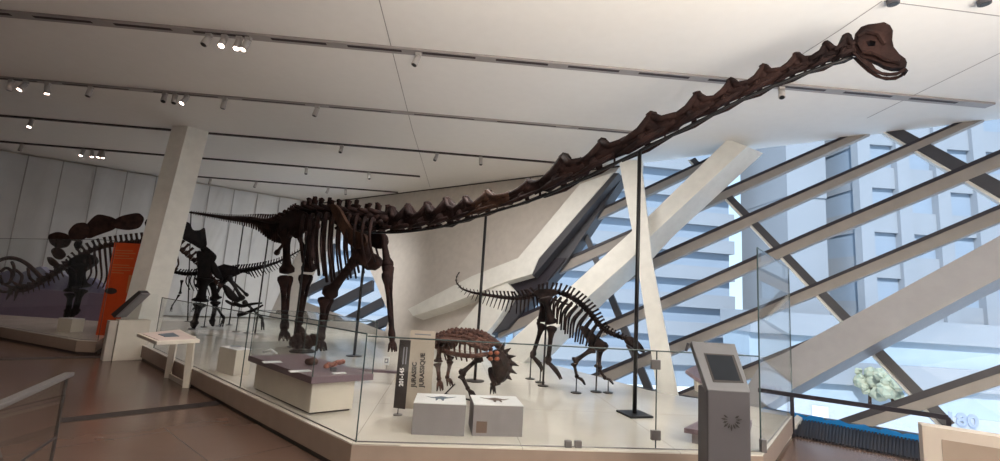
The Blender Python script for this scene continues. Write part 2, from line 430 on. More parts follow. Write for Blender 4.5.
# ------------------------------------------------------------------ ceiling tracks and spots
def cz(px, py): return atz(px, py, CZ)
tracks = [((0, 12), (720, 80), .075, 'long recessed lighting track nearest the viewer, above the sauropod neck'),
          ((0, 77), (640, 132.5), .05, 'second lighting track across the ceiling'),
          ((0, 115), (560, 162.5), .04, 'third lighting track, passing behind the leaning column'),
          ((0, 141), (420, 176), .05, 'fourth lighting track, above the brown back plates'),
          ((188, 175.5), (398, 192), .05, 'short lighting track nearest the back wall')]
TR = []
for i, (a, b2, w, lab) in enumerate(tracks):
    A, Bp = cz(*a), cz(*b2); d = (Bp-A).normalized(); s = V((-d.y, d.x, 0))
    if i == 0: Bp = cz(990, 104.5); d = (Bp-A).normalized(); A -= d*3
    elif i < 4: A -= d*4
    TR.append((A, d))
    e = empty('ceiling_track', A, lab, 'lighting track', 'lighting tracks on the ceiling')
    MB().hexa([A-s*w+V((0, 0, -.03)), Bp-s*w+V((0, 0, -.03)), Bp+s*w+V((0, 0, -.03)), A+s*w+V((0, 0, -.03))], [A-s*w+V((0, 0, .01)), Bp-s*w+V((0, 0, .01)), Bp+s*w+V((0, 0, .01)), A+s*w+V((0, 0, .01))]).build('track_channel', M_track if i < 2 else M_trackd, e)
    L = (Bp-A).length
    if i < 2:
        sm = MB(); t = .3; seg = 1.05 if i == 0 else 1.6
        while t < L-.4:
            c = A+d*(t+seg*.36); sm.hexa([c-d*seg*.36+s*w*-.55+V((0, 0, -.034)), c+d*seg*.36-s*w*.55+V((0, 0, -.034)), c+d*seg*.36+s*w*.15+V((0, 0, -.034)), c-d*seg*.36+s*w*.15+V((0, 0, -.034))],
                    [c-d*seg*.36+s*w*-.55+V((0, 0, -.02)), c+d*seg*.36-s*w*.55+V((0, 0, -.02)), c+d*seg*.36+s*w*.15+V((0, 0, -.02)), c-d*seg*.36+s*w*.15+V((0, 0, -.02))]); t += seg
        sm.build('slot', M_trackd, e)
def spot(px, py, lit, lab, tr, power=0):
    c = cz(px, py-2); A, d = TR[tr]; c = A+d*((c-A).dot(d))
    e = empty('track_spotlight', c, lab, 'spotlight', 'spotlights on the ceiling tracks')
    s = 1.0
    MB().box(c+V((0, 0, -.05)), (.04, .025, .03)).build('mount', M_spot, e)
    ax = (V((random.uniform(-.3, .3), random.uniform(-.5, .1), -1))).normalized()
    p0 = c+V((0, 0, -.09)); p1 = p0+ax*.15
    MB().tube([p0-ax*.01, p0, p1], [.02, .042, .045], 12).build('lamp_head', M_spot, e, True)
    MB().tube([p1-ax*.002, p1+ax*.006], [.036, .036], 12).build('lens', M_lens if lit else M_lensoff, e)
    if power:
        ld = bpy.data.lights.new('spot_lamp', 'SPOT'); ld.energy = power; ld.color = (1, .78, .66); ld.spot_size = math.radians(110); ld.spot_blend = .8; ld.shadow_soft_size = .05
        lo = bpy.data.objects.new('spot_lamp', ld); COL.objects.link(lo); lo.location = p1+ax*.03
        lo.rotation_euler = ax.to_track_quat('-Z', 'Y').to_euler()
SP = [(212, 36, 0, 0, 'unlit spotlight at the left of the cluster of four on the front track'), (229, 39, 1, 0, 'lit spotlight, second of the cluster of four on the front track'),
      (244, 41, 1, 0, 'lit spotlight, third of the cluster of four on the front track'), (253, 42, 1, 0, 'lit spotlight at the right end of the cluster on the front track'),
      (419, 55, 0, 0, 'single unlit spotlight halfway along the front track'),
      (780, 88, 0, 0, 'small pale spotlight under the neck near the skull on the front track'),
      (12, 80, 0, 1, 'unlit spotlight at the far left of the second track'), (28, 82, 1, 1, 'lit spotlight, left of the pair on the second track'), (50, 84, 1, 1, 'lit spotlight, right of the pair on the second track'),
      (88, 85, 0, 1, 'unlit spotlight alone between the two lit groups of the second track'), (162, 91, 0, 1, 'unlit spotlight at the left of the trio on the second track'), (174, 93, 0, 1, 'unlit spotlight in the middle of the trio on the second track'),
      (187, 95, 1, 1, 'lit spotlight at the right of the trio on the second track'), (226, 99, 0, 1, 'unlit spotlight just right of the leaning column top, second track'), (318, 107, 0, 1, 'unlit spotlight above the sauropod hips on the second track'),
      (33, 120, 1, 2, 'lit spotlight on the third track at the far left'), (342, 146, 0, 2, 'unlit spotlight on the third track above the sauropod shoulder'), (437, 153, 0, 2, 'unlit spotlight, left of two on the third track above the neck'), (481, 157, 0, 2, 'unlit spotlight, right of two on the third track above the neck'),
      (23, 145, 0, 3, 'unlit spotlight on the fourth track at the far left'), (84, 150, 1, 3, 'lit spotlight, first of four on the fourth track'), (91, 150, 1, 3, 'lit spotlight, second of four on the fourth track'), (100, 151, 1, 3, 'lit spotlight, third of four on the fourth track'), (105, 152, 1, 3, 'lit spotlight, last of four on the fourth track'),
      (305, 167, 0, 3, 'unlit spotlight on the fourth track, left of two above the tall spines'), (368, 172, 0, 3, 'unlit spotlight on the fourth track, right of two near its end'),
      (208, 178, 0, 4, 'unlit spotlight at the left end of the rearmost track'), (255, 182, 0, 4, 'unlit spotlight on the rearmost track above the tail'), (328, 188, 0, 4, 'unlit spotlight, left of the close pair on the rearmost track'), (346, 190, 0, 4, 'unlit spotlight, right of the close pair on the rearmost track')]
for x, y, lit, tr, lab in SP: spot(x, y, lit, lab, tr, 26 if lit else 0)
# two dark fixtures at the top right
for x, lab in ((893, 'dark round ceiling fixture cut by the top edge above the skull'), (984, 'dark round ceiling fixture at the top right corner')):
    p = cz(x, -1)
    e = empty('ceiling_fixture', p, lab, 'light fitting', 'dark round ceiling fixtures')
    MB().tube([p+V((0, 0, -.01)), p+V((0, 0, -.06))], [.06, .055], 16).build('housing', M_kiosk, e, False)
    MB().tube([p+V((0, 0, -.06)), p+V((0, 0, -.065))], [.04, .04], 16).build('lens', M_lensoff, e)
# ceiling joints
for i, q in enumerate((((378, -5), (412, 128), (430, 187)), ((1010, 48), (867, 118)), ((882, 1), (838, 31), (790, 62)), ((884, 1), (1000, 16)))):
    mb = MB()
    for a, b2 in zip(q, q[1:]):
        A, Bp = cz(*a), cz(*b2); A.z = Bp.z = CZ-.001; d = (Bp-A).normalized(); s = V((-d.y, d.x, 0))*.006
        mb.hexa([A-s-V((0, 0, .002)), Bp-s-V((0, 0, .002)), Bp+s-V((0, 0, .002)), A+s-V((0, 0, .002))], [A-s, Bp-s, Bp+s, A+s])
    struct(mb.build('trim_%d' % (5+i), M_track))
# ================================================================== skeleton helpers
class Surf:
    """a vertical surface standing on a plan polyline: pixel -> point, with a sideways offset (towards the viewer < 0)"""
    def __init__(s, pl): s.pl = [V((x, y, 0)) for x, y in pl]
    def at(s, px, py, off=0):
        d = ray(px, py); best = None
        for i in range(len(s.pl)-1):
            a, b2 = s.pl[i], s.pl[i+1]; t = (b2-a).normalized(); n = V((-t.y, t.x, 0))
            if n.dot(a-V((0, 0, 0))) < 0: n = -n
            a2 = a+n*off; den = d.x*n.x+d.y*n.y
            if abs(den) < 1e-6: continue
            k = (a2.x*n.x+a2.y*n.y)/den
            if k <= 0: continue
            p = CAM+d*k; w = (p-a2).dot(t)/(b2-a).length
            err = max(0, -w, w-1)
            if best is None or err < best[0]-1e-6: best = (err, p, n)
        return best[1]
    def nrm(s, px, py):
        d = ray(px, py); best = None
        for i in range(len(s.pl)-1):
            a, b2 = s.pl[i], s.pl[i+1]; t = (b2-a).normalized(); n = V((-t.y, t.x, 0))
            if n.dot(a) < 0: n = -n
            den = d.x*n.x+d.y*n.y
            k = (a.x*n.x+a.y*n.y)/den; p = CAM+d*k; w = (p-a).dot(t)/(b2-a).length
            err = max(0, -w, w-1)
            if best is None or err < best[0]: best = (err, n)
        return best[1]
def interp(tab, x):
    tab = sorted(tab)
    if x <= tab[0][0]: return tab[0][1]
    for (a, ya), (b2, yb) in zip(tab, tab[1:]):
        if x <= b2: return ya+(yb-ya)*(x-a)/(b2-a)
    return tab[-1][1]
def chaikin(q, n=2):
    for _ in range(n):
        r = []
        for i in range(len(q)):
            a, b_ = q[i], q[(i+1) % len(q)]
            r += [tuple(a[k]*.8+b_[k]*.2 for k in (0, 1)), tuple(a[k]*.2+b_[k]*.8 for k in (0, 1))]
        q = r
    return q
def path(pts, n):
    """n+1 points evenly along a pixel polyline"""
    L = [0]
    for a, b2 in zip(pts, pts[1:]): L.append(L[-1]+math.dist(a, b2))
    out = []
    for i in range(n+1):
        t = L[-1]*i/n
        for k in range(len(pts)-1):
            if t <= L[k+1]+1e-9:
                w = (t-L[k])/(L[k+1]-L[k]); out.append((pts[k][0]+(pts[k+1][0]-pts[k][0])*w, pts[k][1]+(pts[k+1][1]-pts[k][1])*w)); break
    return out
def smoothpts(P, n):
    """Catmull-Rom through 3D points"""
    P = [V(p) for p in P]; Q = [P[0]*2-P[1]]+P+[P[-1]*2-P[-2]]; out = []
    for i in range(1, len(Q)-2):
        for k in range(n):
            t = k/n; a, b2, c, d = Q[i-1], Q[i], Q[i+1], Q[i+2]
            out.append(.5*((2*b2)+(c-a)*t+(2*a-5*b2+4*c-d)*t*t+(3*b2-a-3*c+d)*t*t*t))
    out.append(P[-1]); return out
def vertebra(c0, c1, n, r, up, spine, trans, down=0, mbx=None, seg=8, lean=.0):
    """spool body c0-c1 radius r; blade of height spine; side wings trans; chevron down"""
    mb = mbx or MB(); t = (c1-c0); L = t.length; t.normalize(); mid = (c0+c1)/2
    mb.tube([c0, c0+t*L*.1, c0+t*L*.3, c0+t*L*.6, c0+t*L*.85, c0+t*L*.93], [r*.8, r, r*.72, r*.72, r*.98, r*.8], seg)
    if spine > 0:
        a = mid+up*r*.5; top = mid+up*(r+spine)-t*lean
        w = min(L*.36, max(spine*.3, r*.4))
        mb.tube([a, a+(top-a)*.3, a+(top-a)*.8, top-up*w*.2, top], [w*1.3, w*.75, w*.85, w*1.05, w*.6], 6, .55, side=n)
    if trans > 0:
        for s in (-1, 1):
            mb.tube([mid+up*r*.5, mid+up*r*.7+n*s*(r+trans*.5), mid+up*r*.8+n*s*(r+trans)], [r*.45, r*.3, r*.2], 6, 1)
    if down > 0:
        a = mid-up*r*.6; top = mid-up*(r+down)-t*lean*1.2
        mb.tube([a, a+(top-a)*.5, top], [r*.36, r*.28, r*.2], 5, .8)
    return mb
def digits(mb, ank, toes, rr=.02):
    for t in toes:
        m_ = (ank*.45+t*.55)+V((0, 0, .03))
        mb.tube([ank, m_, (m_+t)/2+V((0, 0, .01)), t], [rr, rr*1.15, rr*.8, rr*.35], 6)
def leg(root, S, joints, off, rad, mt, foot, names, toes=3, toelen=.25, zfloor=PZ):
    """joints px: hip, knee, ankle, toe"""
    P = [S.at(x, y, off) for x, y in joints]
    MB().bone(P[0], P[1], rad*1.25, rad*.55, rad*1.15, 0).build(names[0], mt, root, True)
    k = P[1]
    n = S.nrm(*joints[1])
    MB().bone(k-n*rad*.5+(P[2]-k)*.05, P[2], rad*.9, rad*.38, rad*.6, 0).build(names[1], mt, root, True)
    MB().bone(k+n*rad*.45+(P[2]-k)*.05, P[2]+n*rad*.3, rad*.55, rad*.24, rad*.42, 0).build(names[2], mt, root, True)
    mb = MB(); t = P[3]; d = V((t.x-P[2].x, t.y-P[2].y, 0))
    if d.length < .02: d = n.cross(V((0, 0, 1)))*-.1
    d.normalize(); sd = V((-d.y, d.x, 0))
    tt = [t+sd*(i-(toes-1)/2)*toelen*.45-d*abs(i-(toes-1)/2)*toelen*.2 for i in range(toes)]
    for q in tt: q.z = max(q.z, zfloor+.015) if foot else q.z
    mb.ball(P[2], rad*.5, 8, 6); digits(mb, P[2], tt, rad*.32); mb.build('foot', mt, root, True)
    return P
def rib(mb, pts, r, flat=.5):
    q = smoothpts(pts, 4); n = len(q); mb.tube(q, [r*(1.15-.55*i/n) for i in range(n)], 6, flat)
    return mb
# ------------------------------------------------------------------ support poles
def pole(top, base, r, lab, disc=None, sq=False, z=PZ):
    e = empty('support_pole', pt(base, z), lab, 'pole', 'black poles holding up the skeletons')
    MB().tube([pt(base, z+.01), top], [r, r], 10).build('shaft', M_black, e, True)
    if sq: MB().box(pt(base, z+.012), (disc, disc, .012), .3).build('base_plate', M_black, e, False, .003)
    else: MB().tube([pt(base, z), pt(base, z+.012), pt(base, z+.02)], [disc, disc, disc*.5], 20).build('base_plate', M_black, e)
def polepx(bx, by, tx, ty, r, lab, disc, sq=False):
    b2 = plan(bx, by); t = aty(tx, ty, b2.y); t.x = (t.x+b2.x)/2*0+b2.x; pole(t, b2, r, lab, disc, sq); return b2, t
# ================================================================== SAUROPOD
pA, tA = polepx(634.5, 415, 639, 152, .026, 'tall black pole on a square plate propping the long neck in front of the glazing', .16, True)
pB, tB = polepx(474.7, 381, 486, 216, .024, 'black pole propping the base of the neck behind the armoured skeleton', .15)
ld = (pA-pB); ld.z = 0; ld.normalize()
head_end = pA+ld*3.2
S_hip = pB-ld*6.4
SB = Surf([(head_end.x, head_end.y), (S_hip.x, S_hip.y), (-6.6, 12.35), (-8.0, 13.7), (-10.6, 15.2)])
BR = empty('sauropod_skeleton', pt(SB.at(340, 350), PZ), 'huge dark brown long-necked sauropod skeleton stretching across the hall to its raised skull', 'dinosaur skeleton')
railtab = [(345, 229), (365, 232), (385, 232.6), (400, 232.3), (425, 229.5), (449, 225), (486, 214), (530, 201), (560, 189), (595, 173), (641, 150.4), (700, 121), (739, 101), (796, 77), (852, 57)]
pts = smoothpts([SB.at(x, y) for x, y in railtab], 4)
MB().tube(pts, .022, 8).build('support_rail', M_black, BR, True)
knobs = [(392, 207), (408, 205), (428, 202.5), (447, 198), (466, 196.5), (488, 190), (529, 179.5), (564, 155), (602, 140), (651, 113.5), (697, 93.5), (730, 79.5), (763, 65.5), (796, 53.5), (826, 42.5), (846, 35)]
nrm = SB.nrm(600, 150); UP = V((0, 0, 1))
for i, (kx, ky) in enumerate(knobs):
    lx = knobs[i-1][0] if i else kx-14; rx = knobs[i+1][0] if i < len(knobs)-1 else kx+16
    xa, xb = (lx+kx)/2-(kx-lx)*.15, (rx+kx)/2+(rx-kx)*.12
    xa += (kx-lx)*.05
    K = SB.at(kx, ky)
    def up_(x, h):        # a point of the neck at px x, height h in 0..1 between rail and knob line
        ry = interp(railtab, x); kt = interp([(a, b2) for a, b2 in knobs], x)
        return SB.at(x, ry+(kt-ry)*h)
    h = (K-SB.at(kx, interp(railtab, kx))).length
    mb = MB()
    c0 = up_(xa, .36); c1 = up_(xb, .40); t = (c1-c0); L = t.length; t.normalize()
    upn = nrm.cross(t).normalized()
    if upn.z < 0: upn = -upn
    r = h*.24
    mb.tube([c0-t*.01, c0+t*L*.06, c0+t*L*.25, c0+t*L*.5, c0+t*L*.8, c0+t*L*.93, c0+t*L*1.0], [r*.7, r*1.15, r*.95, r*.9, r*1.1, r*1.2, r*.6], 10, .9)
    # arch swelling to the knob, set a little behind the middle
    kb = K-upn*h*.16; kc = up_(kx, .45)
    mb.tube([kc-t*L*.02, kc+(kb-kc)*.5, kb, K-upn*h*.05, K+upn*h*.04], [h*.34, h*.27, h*.20, h*.15, h*.07], 8, .7, side=nrm)
    mb.ball(K-upn*h*.07, (h*.17, h*.15, h*.13), 8, 6)
    for s_ in (-1, 1):
        e0 = K-upn*h*.12+nrm*s_*h*.06; e1 = up_(kx+(xb-xa)*.20, .56)+nrm*s_*h*.20; e2 = up_(xb-(xb-xa)*.02, .46)+nrm*s_*h*.22
        mb.tube([e0, e1, e2], [h*.13, h*.12, h*.09], 7, .8)
        e1 = up_(kx-(xb-xa)*.16, .54)+nrm*s_*h*.20; e2 = up_(xa+(xb-xa)*.04, .42)+nrm*s_*h*.24
        mb.tube([e0, e1, e2], [h*.12, h*.13, h*.10], 7, .8)
        w0 = up_(kx-(xb-xa)*.1, .38); w1 = up_(kx-(xb-xa)*.12, .12)+nrm*s_*h*.34
        mb.tube([w0, (w0+w1)/2+nrm*s_*h*.08, w1], [h*.20, h*.13, h*.12], 7, .8)
        r0_ = up_(kx+(xb-xa)*.30, .16)+nrm*s_*h*.32; r1_ = up_(kx-(xb-xa)*.55, .07)+nrm*s_*h*.26
        mb.tube([r0_, w1, r1_], [h*.05, h*.10, h*.03], 6)
    x = kx+(xb-xa)*.24; mb.tube([up_(x, .35), up_(x, .02)], [.014, .014], 6)
    mb.jitter(h*.022)
    mb.build('neck_vertebra', M_bonel if i in (5,) else M_bone, BR, True)
# dorsal vertebrae with tall spines
spt = [(293, 206, 223), (298, 203, 221), (304, 198.5, 218), (310, 196.5, 216), (316, 198, 215), (323, 197, 214), (333, 198.5, 214), (341, 198, 214.5), (350, 198.5, 216), (360, 203, 217), (371, 201.5, 218), (381, 203.5, 219)]
for i, (x, yt, yc) in enumerate(spt):
    nx = spt[i+1][0] if i < len(spt)-1 else 391; ncy = spt[i+1][2] if i < len(spt)-1 else 220
    c0, c1 = SB.at(x-1, yc), SB.at(nx-1, ncy); n = SB.nrm(x, yc)
    px2 = SB.at(x+3, yc).y/F; hgt = (yc-yt)*px2
    mb = vertebra(c0, c1, n, .17, UP, hgt-.17, .26, 0, lean=-.05)
    mb.tube([c0+UP*.08, c0+UP*hgt*.6-(c1-c0)*.2, c0+UP*hgt*.92-(c1-c0)*.1], [.07, .05, .06], 6, .6)
    mb.jitter(.012); mb.build('back_vertebra', M_bone, BR, True)
# tail
tc = [(292, 223), (284, 225.5), (276, 226), (268, 224.5), (260, 222), (250, 220.3), (240, 219.3), (225, 217.6), (208, 215), (190, 212.3)]
N = 44
pp = path(tc, N)
for i in range(N):
    a, b2 = pp[i], pp[i+1]; f = i/N
    P0, P1 = SB.at(*a), SB.at(*b2); sc = P0.y/F
    hs = interp([(0, 17), (.06, 16), (.1, 10), (.3, 6), (.5, 2.5), (1, .8)], f)*sc
    dn = interp([(0, 8), (.08, 17), (.2, 13), (.35, 6), (.55, 3), (1, .6)], f)*sc
    r = interp([(0, 6.5), (.2, 5.2), (.4, 3.2), (.7, 1.9), (1, 1.1)], f)*sc
    mb = vertebra(P0, P1, SB.nrm(*a), r, UP, hs*.8, r*1.4 if f < .5 else 0, dn*.75, lean=r*.6)
    mb.build('tail_vertebra', M_bone, BR, True)
# ribs
for k in range(10):
    x0 = 306+k*7.6; y0 = interp([(300, 216), (340, 214), (385, 220)], x0)
    yb = interp([(0, 262), (3, 282), (6, 278), (9, 262)], k)
    for off, dx in ((-.62, -2), (.62, 3)):
        q = [SB.at(x0, y0, off*.12), SB.at(x0-1+dx, y0+3, off*.8), SB.at(x0-3+dx, (y0+yb)/2, off*1.1), SB.at(x0-1+dx+k*.4, yb, off*.75)]
        rib(MB(), q, .062 if k < 4 else .045, .75).build('rib', M_bone, BR, True)
# pelvis
for off in (-.32, .32):
    mb = MB()
    q = [SB.at(x, y, off) for x, y in chaikin(((279, 229), (283, 217), (293, 210), (304, 211), (313, 219), (311, 229), (303, 232), (297, 240), (290, 232)))]
    mb.prism([p-SB.nrm(295, 220)*.03 for p in q], SB.nrm(295, 220)*.07)
    mb.bone(SB.at(296, 232, off), SB.at(311, 262, off*.6), .07, .045, .08).bone(SB.at(292, 232, off), SB.at(276, 254, off*.6), .06, .035, .07)
    mb.build('hip_bone', M_bone, BR, True)
# hind legs
leg(BR, SB, [(286, 230), (287, 273), (284, 330), (286, 341)], -.28, .16, M_bone, 1, ('thigh_bone', 'shin_bone', 'calf_bone'), 4, .2)
leg(BR, SB, [(313, 222), (308, 272), (298, 325), (302, 338)], .3, .16, M_bone, 1, ('thigh_bone', 'shin_bone', 'calf_bone'), 4, .2)
for k in range(7):
    x = 340+k*7
    y = interp([(340, 221), (385, 225)], x)
    mb = MB(); mb.ball(SB.at(x, y), (.17, .15, .11), 9, 6).ball(SB.at(x+2, y-6, -.18), (.12, .1, .08), 8, 6); mb.tube([SB.at(x, y, 0), SB.at(x-2, y-3, -.42)], [.07, .05], 6); mb.tube([SB.at(x+4, y+4, -.1), SB.at(x-5, y+7, -.3)], [.04, .02], 6); mb.jitter(.02)
    mb.build('vertebra_process', M_bone, BR, True)
# shoulder blades
for off, sh in ((-.62, 0), (.6, 20)):
    q = [SB.at(x+sh, y, off) for x, y in chaikin(((330, 206), (335, 203.5), (341, 210), (347, 222), (354, 231), (366, 234), (368, 244), (358, 250), (348, 243), (343, 233), (337, 221)))]
    n = SB.nrm(350, 220); MB().prism([p-n*.03 for p in q], n*.07).build('shoulder_blade', M_bonel if off < 0 else M_bone, BR)
MB().ball(SB.at(362, 252, -.5), (.30, .12, .26), 12, 8, Matrix.Rotation(-.7, 3, 'Z')).ball(SB.at(372, 262, .0), (.26, .16, .17), 12, 8, Matrix.Rotation(-.7, 3, 'Z')).jitter(.015).build('breast_bone', M_bone, BR, True)
leg(BR, SB, [(363, 250), (328, 295), (320, 340), (323, 351)], -.5, .145, M_bone, 1, ('upper_arm_bone', 'forearm_bone', 'forearm_strut_bone'), 4, .16)
leg(BR, SB, [(380, 216), (388, 268), (392, 340), (394, 352)], .45, .115, M_bone, 1, ('upper_arm_bone', 'forearm_bone', 'forearm_strut_bone'), 4, .16)
MB().tube([SB.at(388, 264, .45), SB.at(388, 268, .45), SB.at(389, 280, .45), SB.at(390, 290, .45)], [.08, .13, .08, .05], 10).build('elbow_knob', M_bone, BR, True)
# skull: side outline in px, built as two curved halves
def skull():
    n = nrm; off = .0
    def P(x, y, o=0): return SB.at(x, y, 0)+n*o
    top = [(855, 36), (861, 29), (868, 26.5), (877, 25.5), (884, 24.3), (890, 27.5), (892.8, 33), (892, 42), (893.5, 49), (899, 56), (905, 60.5), (906.7, 64.5), (904, 69.5), (899, 69.5), (891, 69.5), (884, 67.5), (878, 64), (872, 61.5), (863, 60), (857, 55), (853, 47)]
    eye = [(866, 45.5), (870, 44), (875.5, 45.5), (874.5, 49.8), (868, 50)]
    nos = [(883, 31), (887, 27.8), (886.5, 32)]
    mb = MB()
    wd = .085
    L = [P(x, y) for x, y in top]; c = P(876, 48)
    # thick shell: wide at the middle, narrower outline on each side
    mb.ringed([p-n*wd*.55 for p in L], [P(x, y)-n*wd*.55 for x, y in eye], 20, 8, 0, 2, n*wd*1.1)
    for s in (-1, 1):
        inner = [c+(p-c)*.80+n*s*wd for p in L]
        mb.ringed(inner, [P(x, y)+n*s*wd for x, y in eye], 20, 8, 0, 2, -n*s*wd*.5)
        # cheek bars and brow
        mb.tube([P(858, 40, s*wd), P(866, 36, s*wd*1.1), P(878, 38, s*wd*1.1), P(884, 48, s*wd)], [.02, .026, .026, .02], 6)
        mb.tube([P(862, 56, s*wd), P(872, 56, s*wd*1.1), P(886, 62, s*wd*.9), P(900, 66, s*wd*.6)], [.02, .02, .022, .02], 6)
    o = mb.build('skull', M_bone, BR)
    j = MB()
    jaw = [(852, 55), (856, 59), (861, 64), (868, 70), (876, 75), (886, 78), (896, 77.5), (903, 74), (905.5, 69), (903, 71), (898, 74.3), (890, 75.5), (882, 74.6), (876, 71.5), (872, 66), (868, 63.5), (861, 60), (856, 55.5)]
    j.prism([P(x, y)-n*wd*.75 for x, y in jaw], n*wd*.3); j.prism([P(x, y)+n*wd*.45 for x, y in jaw], n*wd*.3)
    j.tube([P(904, 72, -wd*.7), P(906, 71), P(904, 72, wd*.7)], .018, 6)
    j.build('lower_jaw', M_bone, BR)
skull()
polepx(354, 356, 366, 236, .028, 'thick black pole under the sauropod chest, in front of the small window', .15)
polepx(293, 347, 301, 235, .022, 'black pole between the sauropod hind legs', .12)
polepx(255, 334, 268, 236, .02, 'thin black pole under the thick end of the sauropod tail', .1)
polepx(229, 325, 243.6, 225, .02, 'thin black pole under the middle of the sauropod tail', .1)
b_ = SB.at(180, 320); pole(SB.at(191, 213), pt(SB.at(191, 300), 0), .018, 'thin black pole under the tip of the sauropod tail, behind the leaning column', .1)
# ================================================================== central plant eater
SC = Surf([(-1.3, 7.95), (.73, 7.55), (2.6, 7.45)])
CR = empty('herbivore_skeleton', pt(SC.at(560, 350), PZ), 'dark skeleton with arched back, raised thin tail and drooping head, centre of the platform', 'dinosaur skeleton')
cl = [(459.5, 272), (456, 277), (456.5, 283), (462, 289), (472, 292.5), (487, 295), (500, 297), (515, 298.5), (530, 296.5), (538, 293), (548, 291), (560, 292.5), (572, 297.5), (582, 305), (590, 313), (597, 322), (604, 330), (612, 334), (620, 337), (626, 339.5)]
N = 52; pp = path(cl, N)
for i in range(N):
    a, b2 = pp[i], pp[i+1]; x = a[0]+i*.001; f = i/N; P0, P1 = SC.at(*a), SC.at(*b2); sc = P0.y/F
    t = (P1-P0).normalized(); n = SC.nrm(*a); up = n.cross(t).normalized()
    if up.dot(V((-.3, 0, 1))) < 0: up = -up
    hs = interp([(0, .3), (.12, 1.2), (.3, 4), (.42, 5), (.5, 5.5), (.62, 6.5), (.78, 6), (.86, 3), (1, 1.5)], f)*sc
    dn = interp([(0, .3), (.08, 1.5), (.14, 5), (.25, 9), (.38, 13), (.46, 10), (.48, 0), (1, 0)], f)*sc
    r = interp([(0, .6), (.12, 1.3), (.3, 2.2), (.45, 3.0), (.7, 3.6), (.85, 3.2), (1, 2.3)], f)*sc
    mb = vertebra(P0, P1, n, r, up, hs, r*1.0 if .4 < f else 0, dn, seg=6, lean=-r*.4 if f > .48 else r*.9)
    mb.build('tail_vertebra' if f < .46 else ('back_vertebra' if f < .82 else 'neck_vertebra'), M_boned, CR, True)
ribs = [((556, 297), (552, 304), (551, 314)), ((561, 298), (556, 306), (555, 318)), ((567, 300), (560, 309), (558, 324)), ((572, 303), (564, 313), (562, 330)), ((577, 306), (568, 317), (566, 334)), ((582, 310), (573, 321), (571, 338)), ((587, 314), (579, 325), (576, 342)), ((592, 319), (584, 330), (581, 344)), ((597, 324), (590, 335), (587, 346)), ((602, 330), (597, 338), (594, 347))]
for a, b2, c in ribs:
    for off in (-.17, .17):
        dx = 1.5 if off > 0 else -1
        rib(MB(), [SC.at(*a), SC.at(b2[0]+dx, b2[1], off*1.2), SC.at(c[0]+dx, c[1], off*.9)], .027, .7).build('rib', M_boned, CR, True)
for off in (-.12, .12):
    n = SC.nrm(545, 295)
    mb = MB(); mb.prism([SC.at(x, y, off)-n*.015 for x, y in chaikin(((532, 293), (538, 289), (552, 289), (561, 293), (552, 297), (546, 302), (540, 298)))], n*.03)
    mb.bone(SC.at(543, 297, off), SC.at(538, 325, off*.7), .03, .018, .03).bone(SC.at(547, 297, off), SC.at(572, 306, off*.6), .025, .016, .022)
    mb.build('hip_bone', M_boned, CR)
leg(CR, SC, [(545, 297), (552, 324), (548, 362), (562, 379)], -.16, .095, M_boned, 1, ('thigh_bone', 'shin_bone', 'calf_bone'), 3, .16)
leg(CR, SC, [(543, 297), (543, 322), (532.5, 356), (544, 371)], .16, .09, M_boned, 1, ('thigh_bone', 'shin_bone', 'calf_bone'), 3, .16)
for off, sh in ((-.16, 0), (.16, 3)):
    n = SC.nrm(590, 340)
    MB().prism([SC.at(x+sh, y, off)-n*.012 for x, y in chaikin(((579, 327), (583, 325), (592, 335), (601, 341), (606, 349), (598, 351), (590, 346), (584, 336)))], n*.025).build('shoulder_blade', M_boned, CR)
leg(CR, SC, [(594, 348), (573.5, 362), (577, 377), (586, 384.5)], -.18, .06, M_boned, 1, ('upper_arm_bone', 'forearm_bone', 'forearm_strut_bone'), 4, .1)
leg(CR, SC, [(601, 348), (598, 368), (605, 378), (614, 384)], .14, .06, M_boned, 1, ('upper_arm_bone', 'forearm_bone', 'forearm_strut_bone'), 4, .1)
MB().ball(SC.at(600, 346), (.13, .12, .09), 10, 7).jitter(.01).build('breast_bone', M_boned, CR, True)
def small_skull(S, root, px, mt, wd, jawpx):
    n = S.nrm(*px[0]); px = chaikin(px); L = [S.at(x, y) for x, y in px]; c = sum(L, V((0, 0, 0)))/len(L)
    mb = MB(); mb.prism([p-n*wd*.5 for p in L], n*wd)
    for s in (-1, 1): mb.hexa([p+n*s*wd*.5 for p in L], [c+(p-c)*.6+n*s*wd for p in L])
    o = mb.build('skull', mt, root)
    mb = MB(); L = [S.at(x, y) for x, y in chaikin(jawpx)]; mb.prism([p-n*wd*.6 for p in L], n*wd*1.2); mb.build('lower_jaw', mt, root)
small_skull(SC, CR, [(624, 338), (629, 336), (635, 338), (641, 344), (645, 351), (643, 353), (637, 350), (630, 346), (625, 343)], M_boned, .06, [(626, 344), (632, 349), (641, 355), (642, 357), (634, 353), (627, 348)])
for bx, by, tx, ty, r, d, lab in ((543, 386, 546, 300, .016, .085, 'thick black stand rod nearest under the hips of the arched back skeleton'), (530, 379, 531, 352, .011, .08, 'short black stand rod at the heel of the rear hind foot'), (540, 382.5, 541, 362, .010, .08, 'short black stand rod between the two hind feet'),
                             (576, 393, 577, 378, .009, .08, 'short black stand rod under the left hand of the arched back skeleton'), (596, 392, 598, 350, .012, .085, 'black stand rod under the chest of the arched back skeleton'), (608, 393, 608, 381, .009, .075, 'short black stand rod under the right hand of the arched back skeleton')):
    polepx(bx, by, tx, ty, r, lab, d)
